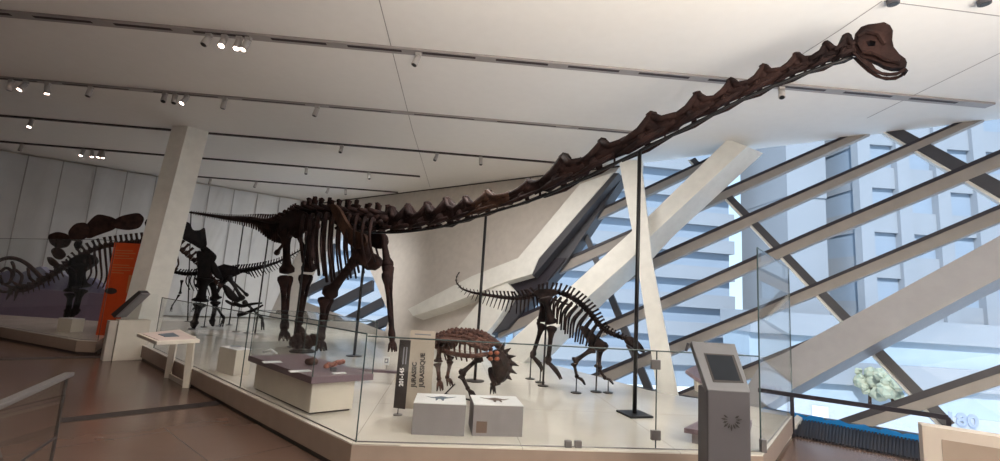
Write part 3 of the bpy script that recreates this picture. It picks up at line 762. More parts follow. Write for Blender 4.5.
# ================================================================== armoured dinosaur
SA = Surf([(-.95, 6.5), (.2, 5.85)])
AR = empty('armoured_skeleton', pt(SA.at(465, 380), PZ), 'low reddish brown armoured dinosaur skeleton with spiny back, walking behind the grey plinths', 'dinosaur skeleton')
def A(x, y, o=0): return SA.at(x, y, o)
nA = SA.nrm(465, 350)
sp = [(434, 342), (440, 340), (448, 339), (456, 339), (464, 339), (472, 340), (480, 342), (487, 346), (492, 351)]
for (a, b2) in zip(sp, sp[1:]):
    vertebra(A(*a), A(*b2), nA, .035, UP, .05, .08).build('back_vertebra', M_boner, AR, True)
for k in range(9):
    x = 440+k*5.2
    for o in (-.24, .24):
        rib(MB(), [A(x, 341, o*.1), A(x-1, 345, o*.9), A(x-1, 352, o*1.15), A(x+1, 359+(k % 3), o*.7)], .022, .7).build('rib', M_boner, AR, True)
# armour carapace: a domed shell of scutes
mb = MB()
for i in range(15):
    for j in range(-4, 5):
        x = 436+i*4.1+random.uniform(-1, 1); th = j/4*1.35
        yc = interp([(434, 344), (455, 342), (475, 344), (497, 352)], x); c = A(x, yc)
        rw = interp([(434, .16), (455, .30), (478, .30), (497, .15)], x)
        p = c+nA*(math.sin(th)*rw)+UP*(math.cos(th)*rw*.45+.02)
        d = (nA*math.sin(th)+UP*math.cos(th)*.8+V((-.2, .1, 0))).normalized()
        mb.tube([p-d*.02, p+d*.01, p+d*(.045 if abs(j) < 4 else .09)], [.045, .04, .006], 6)
        if random.random() < .5: mb.ball(p, (.04, .04, .02), 6, 4)
mb.build('armour_scutes', M_boner, AR)
mb = MB()
for s in (-1, 1):
    mb.tube(smoothpts([A(440, 350, s*.22), A(455, 354, s*.34), A(472, 356, s*.34), A(488, 354, s*.2)], 4), .03, 6)
mb.build('side_armour', M_boner, AR, True)
n_ = nA
MB().prism([A(x, y, -.12)-n_*.012 for x, y in chaikin(((434, 336), (442, 334), (449, 338), (448, 347), (441, 351), (434, 348)))], n_*.24).build('hip_bone', M_boner, AR)
leg(AR, SA, [(440, 346), (438, 362), (439, 380), (442, 391)], -.16, .055, M_boner, 1, ('thigh_bone', 'shin_bone', 'calf_bone'), 4, .1)
leg(AR, SA, [(444, 347), (451, 360), (447, 378), (452, 386)], .16, .05, M_boner, 1, ('thigh_bone', 'shin_bone', 'calf_bone'), 4, .1)
leg(AR, SA, [(480, 357), (461, 374), (468, 389), (476, 401)], -.2, .05, M_boned, 1, ('upper_arm_bone', 'forearm_bone', 'forearm_strut_bone'), 4, .1)
leg(AR, SA, [(490, 355), (497, 372), (492, 385), (495, 394)], .12, .05, M_boned, 1, ('upper_arm_bone', 'forearm_bone', 'forearm_strut_bone'), 4, .1)
small_skull(SA, AR, [(492, 352), (499, 348), (506, 353), (511, 362), (510, 371), (505, 380), (500, 384), (496, 377), (494, 366)], M_boned, .10, [(493, 366), (496, 378), (499, 385), (496, 386), (491, 376), (490, 368)])
mb = MB()
for a, b2 in (((505, 352), (511, 348)), ((508, 357), (516, 356)), ((511, 363), (519, 366)), ((510, 370), (517, 374)), ((502, 349), (505, 342)), ((507, 376), (512, 380))):
    mb.tube([A(*a), A(*b2)], [.035, .003], 6)
mb.build('head_spikes', M_boned, AR)
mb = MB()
for x, y in ((490.5, 353), (490.5, 359), (497, 353), (497, 359)): mb.ball(A(x, y, -.28), (.032, .03, .026), 8, 6)  # made-up lumps in place of orange patches of unknown origin
tag(mb.build('orange_lumps', mat('dull orange', (.24, .06, .025), .6), AR, True), 'small orange lumps at the shoulder')
MB().tube([A(437, 402, -.1), A(455, 384, -.1)], .01, 6).tube([A(446, 394, .1), A(478, 402, -.05)], .012, 6).build('foot_brace', M_black, AR)
# ================================================================== plated dinosaur (left, behind the column)
SS = Surf([(-13.6, 11.6), (-10.3, 11.15), (-8.1, 12.5), (-7.3, 13.1)])
ST = empty('plated_skeleton', pt(SS.at(130, 320), PZ), 'large dark skeleton with upright back plates, half hidden by the leaning column', 'dinosaur skeleton')
cl = [(10, 289), (22, 288), (35, 284), (48, 278), (60, 270), (70, 263), (80, 256), (92, 250), (105, 246), (120, 244), (137, 242), (155, 240), (170, 243), (182, 250), (196, 262), (206, 272), (214, 280), (222, 288)]
N = 46; pp = path(cl, N)
for i in range(N):
    a, b2 = pp[i], pp[i+1]; P0, P1 = SS.at(*a), SS.at(*b2); sc = P0.y/F; f = i/N; n = SS.nrm(*a)
    t = (P1-P0).normalized(); up = n.cross(t).normalized()
    if up.z < 0: up = -up
    hs = interp([(0, .3), (.2, 2), (.4, 6), (.75, 6), (.9, 3), (1, 1)], f)*sc; r = interp([(0, 2), (.15, 2.6), (.35, 3.2), (.8, 3), (1, 2)], f)*sc
    vertebra(P0, P1, n, r, up, hs, r, r*2.2 if f < .32 else 0, seg=6).build('tail_vertebra' if f < .35 else 'back_vertebra', M_plate, ST, True)
plates = [[(50, 236), (52, 243), (58, 247), (66, 246), (70, 240), (66, 235), (58, 233)], [(52, 251), (55, 257), (60, 259), (65, 255), (62, 250), (56, 248)], [(48, 258), (50, 264), (56, 267), (59, 266), (57, 262), (52, 258)],
          [(70, 232), (76, 225), (85, 224), (88, 231), (85, 237), (78, 240), (72, 239)], [(84, 231), (94, 219), (99, 216), (112, 219), (116, 224), (112, 229), (100, 233), (90, 237)], [(114, 222), (122, 217), (137, 214), (142, 219), (138, 227), (128, 229), (116, 227)],
          [(146, 222), (158, 214), (166, 219), (170, 228), (160, 232), (150, 230)], [(180, 229), (185, 223), (191, 225), (193, 231), (199, 231), (203, 228), (204, 236), (205, 244), (200, 247), (192, 242), (184, 238)], [(201, 250), (206, 247), (212, 252), (216, 256), (213, 262), (208, 262)],
          [(209, 264), (214, 262), (218, 268), (222, 276), (217, 278), (212, 272)], [(74, 244), (78, 240), (82, 242), (80, 248), (76, 249)]]
for i, q in enumerate(plates):
    q = chaikin(q)
    x, y = q[0]; n = SS.nrm(x, y); o = (-.08 if i % 2 else .08)
    L = [SS.at(a, b2, o) for a, b2 in q]; c = sum(L, V((0, 0, 0)))/len(L); L = [c+(p-c)*1.22 for p in L]
    mb = MB(); mb.prism([p-n*.012 for p in L], n*.024)
    for s in (-1, 1): mb.hexa([c+(p-c)*.92+n*s*.012 for p in L], [c+(p-c)*.55+n*s*.03 for p in L])
    mb.build('back_plate', M_plate if i < 6 else M_bonek, ST)
for k in range(13):
    x = 84+k*5.2+(30 if k > 8 else 0); y = interp([(80, 258), (105, 249), (137, 246), (165, 245), (190, 258)], x)
    ln = interp([(80, 15), (100, 38), (137, 42), (165, 24), (190, 14)], x)
    for o in (-.35, .35):
        rib(MB(), [SS.at(x, y, o*.1), SS.at(x+1, y+ln*.3, o), SS.at(x+2, y+ln*.7, o), SS.at(x-2, y+ln, o*.6)], .035, .7).build('rib', M_plate, ST, True)
n = SS.nrm(80, 260)
MB().prism([SS.at(x, y, -.25)-n*.02 for x, y in chaikin(((66, 262), (78, 254), (92, 254), (96, 262), (84, 270), (72, 276)))], n*.5).build('hip_bone', M_bonek, ST)
leg(ST, SS, [(80, 264), (82, 288), (75, 312), (70, 317)], -.3, .16, M_bonek, 1, ('thigh_bone', 'shin_bone', 'calf_bone'), 3, .2)
leg(ST, SS, [(74, 268), (72, 292), (68, 312), (64, 318)], .2, .14, M_bonek, 1, ('thigh_bone', 'shin_bone', 'calf_bone'), 3, .2)
n = SS.nrm(200, 270)
MB().prism([SS.at(x, y, -.35)-n*.03 for x, y in chaikin(((196, 250), (204, 252), (211, 262), (210, 280), (203, 292), (196, 286), (198, 268)))], n*.09).build('shoulder_blade', M_bonek, ST)
leg(ST, SS, [(205, 278), (200, 302), (194, 324), (192, 328)], -.35, .18, M_bonek, 1, ('upper_arm_bone', 'forearm_bone', 'forearm_strut_bone'), 4, .15)
leg(ST, SS, [(212, 280), (216, 300), (212, 322), (214, 326)], .3, .14, M_bonek, 1, ('upper_arm_bone', 'forearm_bone', 'forearm_strut_bone'), 4, .15)
small_skull(SS, ST, [(221, 284), (227, 285), (235, 293), (241, 301), (236, 303), (227, 298)], M_bonek, .1, [(226, 299), (236, 305), (234, 307), (225, 302)])
# tail spikes
mb = MB()
for a, b2 in (((12, 289), (6, 300)), ((18, 288), (14, 301)), ((14, 288), (2, 284)), ((20, 287), (9, 279))): mb.tube([SS.at(*a), SS.at(*b2, -.15)], [.05, .008], 7)
mb.build('tail_spikes', M_plate, ST, True)
# ================================================================== theropod behind
SD = Surf([(-10.6, 12.9), (-8.0, 13.15), (-5.6, 13.4)])
DR = empty('theropod_skeleton', pt(SD.at(215, 320), PZ), 'small black two-legged dinosaur skeleton with its stiff tail raised towards the sauropod leg', 'dinosaur skeleton')
cl = [(304, 248), (297, 252), (288, 257), (278, 262), (266, 266), (254, 269), (242, 271), (230, 272), (218, 272), (206, 272), (194, 274), (184, 274), (174, 272), (168, 274)]
N = 48; pp = path(cl, N)
for i in range(N):
    a, b2 = pp[i], pp[i+1]; P0, P1 = SD.at(*a), SD.at(*b2); sc = P0.y/F; f = i/N; n = SD.nrm(*a)
    t = (P1-P0).normalized(); up = n.cross(t).normalized()
    if up.z < 0: up = -up
    hs = interp([(0, 1), (.3, 3), (.5, 4), (.8, 3), (1, 2)], f)*sc; dn = interp([(0, 1), (.2, 5), (.4, 7), (.45, 0), (1, 0)], f)*sc
    r = interp([(0, .7), (.3, 1.8), (.5, 2.8), (.8, 2.2), (1, 1.6)], f)*sc
    vertebra(P0, P1, n, r, up, hs, r if f > .3 else 0, dn, seg=6, lean=r).build('tail_vertebra' if f < .45 else 'back_vertebra', M_bonek, DR, True)
n = SD.nrm(226, 272)
for o in (-.12, .12):
    mb = MB(); mb.prism([SD.at(x, y, o)-n*.015 for x, y in ((214, 268), (224, 264), (238, 267), (240, 274), (228, 279), (216, 277))], n*.03)
    mb.bone(SD.at(228, 277, o), SD.at(248, 296, o*.5), .05, .03, .05).bone(SD.at(222, 277, o), SD.at(214, 302, o*.5), .05, .03, .07); mb.build('hip_bone', M_bonek, DR)
for k in range(8):
    x = 216-k*4
    for o in (-.16, .16):
        rib(MB(), [SD.at(x, 274, o*.1), SD.at(x-2, 282, o), SD.at(x+2, 298-k*1.2, o*.7)], .024, .7).build('rib', M_bonek, DR, True)
leg(DR, SD, [(228, 276), (243, 300), (262, 318), (264, 330)], -.15, .08, M_bonek, 1, ('thigh_bone', 'shin_bone', 'calf_bone'), 3, .18)
leg(DR, SD, [(226, 278), (212, 300), (224, 318), (220, 327)], .15, .08, M_bonek, 1, ('thigh_bone', 'shin_bone', 'calf_bone'), 3, .18)
leg(DR, SD, [(196, 284), (206, 298), (196, 306), (191, 312)], -.15, .04, M_bonek, 0, ('upper_arm_bone', 'forearm_bone', 'forearm_strut_bone'), 3, .1)
leg(DR, SD, [(182, 280), (180, 294), (172, 306), (170, 312)], .15, .035, M_bonek, 0, ('upper_arm_bone', 'forearm_bone', 'forearm_strut_bone'), 3, .1)
small_skull(SD, DR, [(172, 270), (168, 268), (164, 274), (161, 286), (164, 292), (168, 286), (171, 278)], M_bonek, .09, [(171, 279), (169, 288), (165, 296), (164, 294), (168, 285)])
# second small runner under the tail: lying tails on rods
SE = Surf([(-9.5, 12.2), (-5.6, 12.3)])
for (q, lab) in ((((234, 303), (242, 306), (252, 304), (262, 303)), 'upper long claw bone cast held on rods behind the display table'), (((238, 315), (246, 313), (256, 309), (263, 305)), 'lower long claw bone cast held on rods behind the display table')):
    P = smoothpts([SE.at(x, y) for x, y in q], 4); k = len(P)
    tag(MB().tube(P, [.05*(1-.75*i/k)+.008 for i in range(k)], 8).build('claw_bone', M_bonek, None, True), lab, 'fossil bone', 'long claw bones behind the display table')
for bx, by, tx, ty, lab in ((192, 329, 196, 290, 'thin rod beside the thick front leg of the plated skeleton'), (219, 326, 224, 282, 'thin rod under the hips of the theropod'), (236, 331.6, 240, 306, 'thin rod under the claw bones, left one'), (247, 333, 252, 305, 'thin rod under the claw bones, right one'), (204, 327, 208, 296, 'thin rod under the ribs of the theropod')):
    polepx(bx, by, tx, ty, .012, lab, .09)
# ================================================================== curled skeleton at the far left
SF = Surf([(-14.5, 11.9), (-10.5, 12.1)])
FR = empty('curled_skeleton', pt(SF.at(20, 300), PZ), 'dark curled skeleton with looping bones at the far left edge, above the plated tail', 'skeleton')
mb = MB(); mb.tube(smoothpts([SF.at(x, y) for x, y in ((-14, 268), (0, 260), (12, 258), (24, 262), (34, 270), (42, 278), (50, 280))], 4), .05, 8); mb.build('backbone', M_plate, FR, True)
for q in (((0, 272), (6, 268), (12, 272), (10, 282), (3, 284), (0, 276)), ((16, 270), (22, 276), (20, 286), (25, 290)), ((28, 268), (30, 278), (38, 284)), ((-6, 288), (4, 292), (14, 290), (24, 291), (36, 286), (44, 282)), ((12, 262), (14, 268), (13, 276))):
    MB().tube(smoothpts([SF.at(x, y, random.uniform(-.15, .15)) for x, y in q], 4), .035, 7).build('rib', M_plate, FR, True)
# blue lit mural case
p0, p1 = aty(-30, 322, 13.0), aty(100, 322, 13.0)
e = empty('mural_case', pt((p0+p1)/2, PZ), 'long low case with a pale blue rock mural standing behind the plated skeleton', 'display case')
MB().hexa([pt(p0, PZ), pt(p1, PZ), pt(p1, PZ)+V((0, .5, 0)), pt(p0, PZ)+V((0, .5, 0))], [pt(p0, PZ+.75), pt(p1, PZ+.75), pt(p1, PZ+.75)+V((0, .5, 0)), pt(p0, PZ+.75)+V((0, .5, 0))]).build('case_body', mat('violet plinth', (.22, .17, .26), .6), e)
g = MB(); prof = [0, .45, .62, .5, .7, .85, .6, .72, .5, .35, .55, .3, 0]
pl = [pt(p0, PZ+.75)]+[pt(p0+(p1-p0)*(i/12), PZ+.75+v_*.75) for i, v_ in enumerate(prof)][1:-1]+[pt(p1, PZ+.75)]
g.prism([p+V((0, .12, 0)) for p in pl], V((0, .2, 0))); g.build('rock_mural', M_bluecase, e)
# ================================================================== barrier glass
def pane(mb, a, b2, z0, z1, t=.012):
    d = (b2-a); d.z = 0; d.normalize(); n = V((-d.y, d.x, 0))*t/2
    mb.hexa([pt(a, z0)-n, pt(b2, z0)-n, pt(b2, z0)+n, pt(a, z0)+n], [pt(a, z1)-n, pt(b2, z1)-n, pt(b2, z1)+n, pt(a, z1)+n]); return mb
def bar(mb, A_, B_, w): 
    return mb.tube([A_, B_], [w, w], 6)
def barrier(name, pts_, z1, lab, nedges, grp='glass barriers on the platform edge', r=.007, cat='glass barrier'):
    e = empty(name, pt(pts_[0], PZ), lab, cat, grp)
    for a, b2 in zip(pts_, pts_[1:]):
        pane(MB(), a, b2, PZ, z1).build('glass_pane', M_glass, e)
        bar(MB(), pt(a, z1), pt(b2, z1), r).build('top_edge', M_edgeg, e)
        bar(MB(), pt(a, PZ+.006), pt(b2, PZ+.006), r*.8).build('bottom_channel', M_alu, e)
    for a in nedges: bar(MB(), pt(a, PZ), pt(a, z1), r*.9).build('pane_edge', M_edgeg, e)
    return e
GZ = 1.2
P1_, P2_, P3_ = plan(240, 388), plan(304, 416.5), plan(356, 442)
dL = (P1_-P3_).normalized()
Pf = P1_+dL*((plan(150, 348)-P1_).dot(dL))
bA = barrier('glass_barrier', [P3_, P1_, Pf], GZ, 'waist high glass barrier along the left platform edge beside the display table', [P3_, P1_, Pf])
P4_ = plan(760, 452); P4m = plan(655.5, 449)
bB = barrier('glass_barrier', [P3_+(P4_-P3_).normalized()*.01, P4_], GZ-.02, 'waist high glass barrier along the front platform edge facing the grey kiosk', [P4m])
# clamps
dF = (P4_-P3_).normalized(); nF = V((dF.y, -dF.x, 0))
for px_, py_, w, h_ in ((568, 444.5, .032, .03), (578, 444.5, .032, .03), (655.5, 435, .045, .045), (655.5, 364.5, .045, .045)):
    c = onpl(px_, py_, P3_, nF)
    if c.z < PZ+.03: c.z = PZ+.03
    MB().box(c, (w, .02, h_), math.atan2(dF.y, dF.x)).build('clamp', M_alu, bB, False, .004)
gT = barrier('glass_guard', [P4_+V((.02, .02, 0)), plan(792.5, 413)], 2.28, 'tall clear glass guard pane at the right end of the platform', [P4_+V((.02, .02, 0)), plan(792.5, 413)], None, .008)
MB().box(pt(P4_, PZ+.06)+V((.03, 0, 0)), (.025, .025, .06)).build('clamp', M_alu, gT, False, .004)
q0 = left2[0]; q2 = left2[2]
barrier('glass_guard', [q0+V((-.05, .08, 0)), left2[1]+V((0, .08, 0)), q2+l2dir*5+V((0, .08, 0))], 2.25, 'tall glass guard in front of the plated skeleton at the far left', [q0+V((-.05, .08, 0))], None, .006)
# left stair rail in the foreground
a, b2 = atz(70, 372, 1.05), atz(-70, 433, 1.05)
e = empty('glass_railing', pt(a, 0), 'glass stair railing with a flat metal handrail in the lower left corner', 'railing')
d = (b2-a).normalized(); b2 = a+d*2.0
pane(MB(), a+d*.03, b2, .08, 1.03).build('glass_pane', M_glass, e)
n = V((-d.y, d.x, 0))*.022
MB().hexa([a-n-V((0, 0, .02)), b2-n-V((0, 0, .02)), b2+n-V((0, 0, .02)), a+n-V((0, 0, .02))], [a-n, b2-n, b2+n, a+n]).build('handrail', M_alu, e, False, .004)
bar(MB(), pt(a+d*.03, 0), pt(a+d*.03, 1.03), .008).build('pane_edge', M_kick, e)
bar(MB(), pt(a+d*.03, .72), pt(b2, .72), .007).build('rail_rod', M_kick, e)
bar(MB(), pt(a+d*.03, .30), pt(b2, .30), .007).build('rail_rod', M_kick, e)
MB().box(pt((a+b2)/2, .04), ((b2-a).length/2, .03, .04), math.atan2(d.y, d.x)).build('base_channel', M_kick, e)
# ================================================================== display table with fossils under glass
tc0 = plan(309, 415); tl = plan(253, 389); trr = plan(352, 410.5)
dx1 = (trr-tc0); L1 = dx1.length; dx1.normalize(); dy1 = V((-dx1.y, dx1.x, 0)); L2 = (tl-tc0).length; dy1 = (tl-tc0).normalized(); SK = (dx1, dy1)
TZ = .66
ctr = tc0+dx1*L1/2+dy1*L2/2; rz = math.atan2(dx1.y, dx1.x)
def pbox(c, hx_, hy_, z0, z1):
    q = [c+dx1*sx_*hx_+dy1*sy_*hy_ for sx_, sy_ in ((-1, -1), (1, -1), (1, 1), (-1, 1))]
    return MB().hexa([pt(p, z0) for p in q], [pt(p, z1) for p in q])
tb = empty('display_table', pt(ctr, PZ), 'cream display table with a thick mauve top under a clear cover, near the platform corner', 'display table')
pbox(ctr, L1/2, L2/2, PZ+.02, TZ-.06).build('table_body', M_body, tb, False, .004)
pbox(ctr, L1/2-.02, L2/2-.02, PZ, PZ+.02).build('kick_strip', M_kick, tb)
ov = .09
pbox(ctr+dx1*.06+dy1*.04, L1/2+ov+.02, L2/2+ov+.02, TZ-.065, TZ+.005).build('table_top', M_purple, tb, False, .004)
hx, hy = L1/2+ov+.01, L2/2+ov+.01; cc = ctr+dx1*.06+dy1*.04
cor = [cc+dx1*sx*hx+dy1*sy*hy for sx, sy in ((-1, -1), (1, -1), (1, 1), (-1, 1))]
VZ = 1.24
cv = None
mb = MB()
for i in range(4): pane(mb, cor[i], cor[(i+1) % 4], TZ+.005, VZ, .01)
cv = mb.build('glass_cover', M_glass, tb)
mb = MB()
for i in range(4):
    bar(mb, pt(cor[i], TZ+.005), pt(cor[i], VZ), .006); bar(mb, pt(cor[i], VZ), pt(cor[(i+1) % 4], VZ), .005)
mb.build('cover_edges', M_edgeg, cv)
MB().hexa([pt(p, VZ) for p in cor], [pt(p, VZ+.008) for p in cor]).build('cover_lid', M_glass, cv)
def _u(): pass
def tabp(px, py, z=TZ+.006): return atz(px, py, z)
def lump(name, px, py, r, mt, lab, cat, grp=None, z=TZ+.006, blobs=5, R=1):
    c = tabp(px, py, z); random.seed(int(px*7)); mb = MB()
    for k in range(blobs):
        a_ = k/blobs*6.28
        mb.ball(c+V((math.cos(a_)*r[0]*.5, math.sin(a_)*r[1]*.5, r[2]*(.9+.25*math.sin(k*2.1)))), (r[0]*.62, r[1]*.6, r[2]*.85), 10, 7)
    mb.jitter(r[0]*.07); o = mb.build(name, mt, None, True); return tag(o, lab, cat, grp)
# big dark fossil block on its stand
c = tabp(302, 352)
e = empty('fossil_block', c, 'large dark brown fossil block on a black oval stand inside the table cover', 'fossil')
MB().tube([c, c+V((0, 0, .02)), c+V((0, 0, .045))], [.17, .17, .12], 18).build('stand', M_black, e)
mb = MB()
for k in range(9):
    a_ = k*.7; mb.ball(c+dx1*(-.13+.035*k)*1.0+V((0, .02*math.sin(k*3), .15+.035*math.sin(k*1.9))), (.065, .05, .085), 9, 7)
mb.jitter(.012).build('fossil_body', M_bone, e, True)
for dx_ in (-.07, .07): MB().tube([c+dx1*dx_+V((0, 0, .04)), c+dx1*dx_+V((0, 0, .12))], .008, 6).build('prong', M_alu, e)
lump('fossil_lump', 311, 365, (.07, .06, .045), M_boner, 'brown rounded fossil lump beside the salmon pink fossil', 'fossil')
c = tabp(333, 371)
e = empty('salmon_fossil', c, 'salmon pink knobbly fossil raised on a small clear stand', 'fossil')
MB().box(c+V((0, 0, .02)), (.03, .02, .02), rz).build('stand', M_alu, e)
mb = MB()
for k in range(7): mb.ball(c+dx1*(-.075+.028*k)+V((0, 0, .055+.008*k+.008*math.sin(k*2))), (.035, .03, .026), 9, 6)
mb.jitter(.006).build('fossil_body', M_salmon, e, True)
for px_, py_, w, h_, lab in ((272, 362, .10, .06, 'white label card at the left end of the mauve table'), (300, 371, .11, .05, 'white label card at the near edge of the mauve table'), (339, 373, .07, .035, 'small bright label card beside the salmon pink fossil')):
    o = MB().box(tabp(px_, py_, TZ+.01), (w, h_, .004), rz).build('label_card', M_boxt); tag(o, lab, 'label card', 'label cards on the display table')
c = tabp(270, 354); o = MB().tube([c+V((-.1, 0, .02)), c+V((0, .02, .05)), c+V((.1, -.01, .015))], [.012, .02, .01], 8).build('pale_bone', M_paper, None, True); tag(o, 'small pale bone lying at the left end of the mauve table', 'fossil')
# ================================================================== grey plinths
def plinth(fl_, fr_, ztop, depth, lab, name='plinth', mt=M_boxf):
    a, b2 = fl_, fr_; d = (b2-a); w = d.length; d.normalize(); n = V((-d.y, d.x, 0)); c = (a+b2)/2+n*depth/2
    e = empty(name, pt(c, PZ), lab, 'plinth')
    MB().box(pt(c, (PZ+ztop)/2), (w/2, depth/2, (ztop-PZ)/2), math.atan2(d.y, d.x)).build('plinth_body', mt, e, False, .003)
    MB().box(pt(c, ztop+.004), (w/2, depth/2, .004), math.atan2(d.y, d.x)).build('top_panel', M_boxt, e)
    return e, c, d, n, w
def dino_print(e, c, d, n, z, s, mt, flip=1):
    mb = MB()
    prof = [(-1.0, .30), (-.7, .22), (-.45, .16), (-.25, .25), (0, .30), (.25, .22), (.45, .12), (.62, .10), (.95, .22), (.6, .0), (.4, -.02), (.3, -.08), (.33, -.32), (.22, -.34), (.16, -.12), (0, -.10), (-.1, -.34), (-.22, -.32), (-.22, -.06), (-.45, .04), (-.75, .16)]
    L = [c+d*(x*s*flip)+n*(y*s*1.9)+V((0, 0, z)) for x, y in prof]
    mb.prism([V(p) for p in L], V((0, 0, .002))); mb.build('printed_dinosaur', mt, e)
p1l, p1r = plan(411, 434.5), plan(464, 436.5)
e, c, d, n, w = plinth(p1l, p1r, .555, .42, 'left grey plinth with a blue dinosaur printed on its pale top')
dino_print(e, c, d, n, .565-c.z, .155, M_blueink, -1)
p2l, p2r = plan(472, 436), plan(522, 437)
e, c, d, n, w = plinth(p2l, p2r, .555, .42, 'right grey plinth with a brown square plaque on its front')
dino_print(e, c, d, n, .565-c.z, .155, M_brownp, 1)
pc = onpl(481.5, 427, p2l, n)
MB().box(pc-n*.003, (.052, .004, .052), math.atan2(d.y, d.x)).build('plaque', M_brownp, e)
# little white box on the platform behind the left barrier
e, c, d, n, w = plinth(plan(216, 371), plan(233, 376), .62, .22, 'small white box on the platform behind the left glass barrier', mt=M_body)
MB().box(pt(c, .65), (.07, .04, .003), .4).build('printed_dinosaur', M_blueink, e)
e, c, d, n, w = plinth(plan(56, 331), plan(70, 332.5), .55, .25, 'small white box at the foot of the plated skeleton', mt=M_body)
# ================================================================== period sign
sb = plan(397.6, 415); Ys = sb.y
def Sg(px_, py_): return aty(px_, py_, Ys)
sroot = empty('period_sign', pt(sb, PZ), 'upright beige and black sign reading JURASSIC and JURASSIQUE beside the plinths', 'sign')
MB().prism([Sg(405, 408.5), Sg(411, 330), Sg(435.5, 331.5), Sg(430, 410)], V((0, .02, 0))).build('sign_panel', M_beige, sroot)
MB().prism([Sg(393.5, 407.5), Sg(400, 339.5), Sg(411, 340.2), Sg(405.2, 409)], V((0, -.012, 0))).build('date_strip', M_ink, sroot)
MB().prism([Sg(410.9, 330), Sg(435.5, 331.5), Sg(435, 338), Sg(410.4, 337)], V((0, -.004, 0))).build('header_strip', mat('header beige', (.50, .44, .37), .6), sroot)
MB().tube([pt(sb, PZ), pt(sb, PZ+.2)], .006, 8).tube([pt(sb, PZ), pt(sb, PZ+.008)], .05, 12).build('stand_rod', M_alu, sroot)
yd = (Sg(403, 409)-Sg(410, 330)); upd = (Sg(402.5, 360)-Sg(401, 387)).normalized(); upd.y = 0; lft = V((-upd.z, 0, upd.x))
text('JURASSIC', .068, Sg(413.5, 387)+V((0, -.004, 0)), upd, lft, M_ink, sroot, 'sign_text', xs=.95)
text('JURASSIQUE', .068, Sg(421.5, 387)+V((0, -.004, 0)), upd, lft, M_ink, sroot, 'sign_text', xs=.98)
text('201-145', .062, Sg(401.5, 386)+V((0, -.016, 0)), upd, lft, M_paper, sroot, 'date_text', xs=.95)
for k in range(2):
    a_, b_2 = Sg(403+k*2.8, 364), Sg(404.5+k*2.8, 347)
    MB().box((a_+b_2)/2+V((0, -.014, 0)), (.006, .002, (a_-b_2).length/2)).build('small_print', M_greyink, sroot)
mb = MB().box(Sg(423, 334.5)+V((0, -.006, 0)), (.09, .002, .006)); mb.build('small_print', M_greyink, sroot)
# small white placard on a rod
c = plan(386, 372); e = empty('small_placard', pt(c, PZ), 'small white placard with a dark symbol beside the sauropod front foot', 'sign')
t = aty(386.5, 361, c.y)
MB().tube([pt(c, PZ), t], .006, 6).build('rod', M_alu, e)
MB().box(t, (.045, .006, .065)).build('card', M_boxt, e)
MB().box(t+V((0, -.008, .005)), (.028, .002, .035)).build('symbol', M_greyink, e); MB().box(t+V((0, -.010, .005)), (.016, .002, .02)).build('symbol_centre', M_paper, e)
# low step line behind the table
_c0, _c1 = aty(347, 368.5, 6.9), aty(398, 365.5, 6.9); _c1.z = _c0.z
e = empty('low_shelf', pt((_c0+_c1)/2, PZ), 'thin mauve shelf edge on low legs between the display table and the period sign', 'shelf')
MB().hexa([_c0-V((0, 0, .03)), _c1-V((0, 0, .03)), _c1+V((0, .12, -.03)), _c0+V((0, .12, -.03))], [_c0, _c1, _c1+V((0, .12, 0)), _c0+V((0, .12, 0))]).build('shelf_top', M_purple, e)
for f in (.04, .96):
    q = _c0+(_c1-_c0)*f+V((0, .06, 0)); MB().box(pt(q, (PZ+_c0.z-.03)/2), (.012, .012, (_c0.z-.03-PZ)/2)).build('leg', M_body, e)
# ================================================================== info desk, orange sign
kb = atz(112, 361, 0); kr = atz(144.5, 359.5, 0)
d = (kr-kb); w = d.length; d.normalize(); n = V((-d.y, d.x, 0))
e = empty('reading_desk', pt((kb+kr)/2, 0), 'white reading desk with a tilted black screen in front of the leaning column', 'desk')
MB().box((kb+kr)/2+n*.16+V((0, 0, .37)), (w/2, .16, .37), math.atan2(d.y, d.x)).build('desk_body', M_body, e, False, .004)
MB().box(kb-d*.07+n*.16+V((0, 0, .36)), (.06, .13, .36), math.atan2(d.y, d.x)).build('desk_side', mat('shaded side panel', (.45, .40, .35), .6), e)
t0_, t1_ = aty(114, 318, kb.y+.1), aty(141, 293, kb.y+.1); nn = V((0, .22, 0))
sd = (t1_-t0_).normalized(); pn = V((-sd.z, 0, sd.x)) 
if pn.z < 0: pn = -pn
MB().hexa([t0_, t1_, t1_+nn, t0_+nn], [t0_+pn*.10, t1_+pn*.07, t1_+nn+pn*.07, t0_+nn+pn*.10]).build('tilted_screen', M_ink, e, False, .006)
MB().hexa([t0_-pn*.035+sd*.05, t1_-pn*.03, t1_-pn*.03+nn, t0_-pn*.035+nn+sd*.05], [t0_+sd*.05, t1_, t1_+nn, t0_+nn+sd*.05]).build('screen_back', M_boxf, e)
g = MB().prism([t0_-pn*.035+V((0, .02, 0)), t1_-pn*.03+V((0, .02, 0)), V((kr.x, t1_.y+.02, .74)), V((kb.x, t0_.y+.02, .74))], V((0, .4, 0))); g.build('acrylic_shroud', M_glass, e)
ob = atz(97, 348, 0)
def O(px_, py_): return aty(px_, py_, ob.y)
e = empty('orange_sign', pt(O(104, 348), 0), 'tall orange text panel with a dark oval picture beside the white column', 'sign')
MB().prism([O(93, 347.5), O(114.5, 242.5), O(144.5, 244), O(128, 349)], V((0, .06, 0))).build('sign_panel', M_orange, e)
pv = [O(111+6.2*math.cos(a/14*6.283), 291+3.2*math.sin(a/14*6.283))+V((0, -.004, 0)) for a in range(14)]
MB().prism(pv, V((0, .003, 0))).build('oval_picture', M_ink, e)
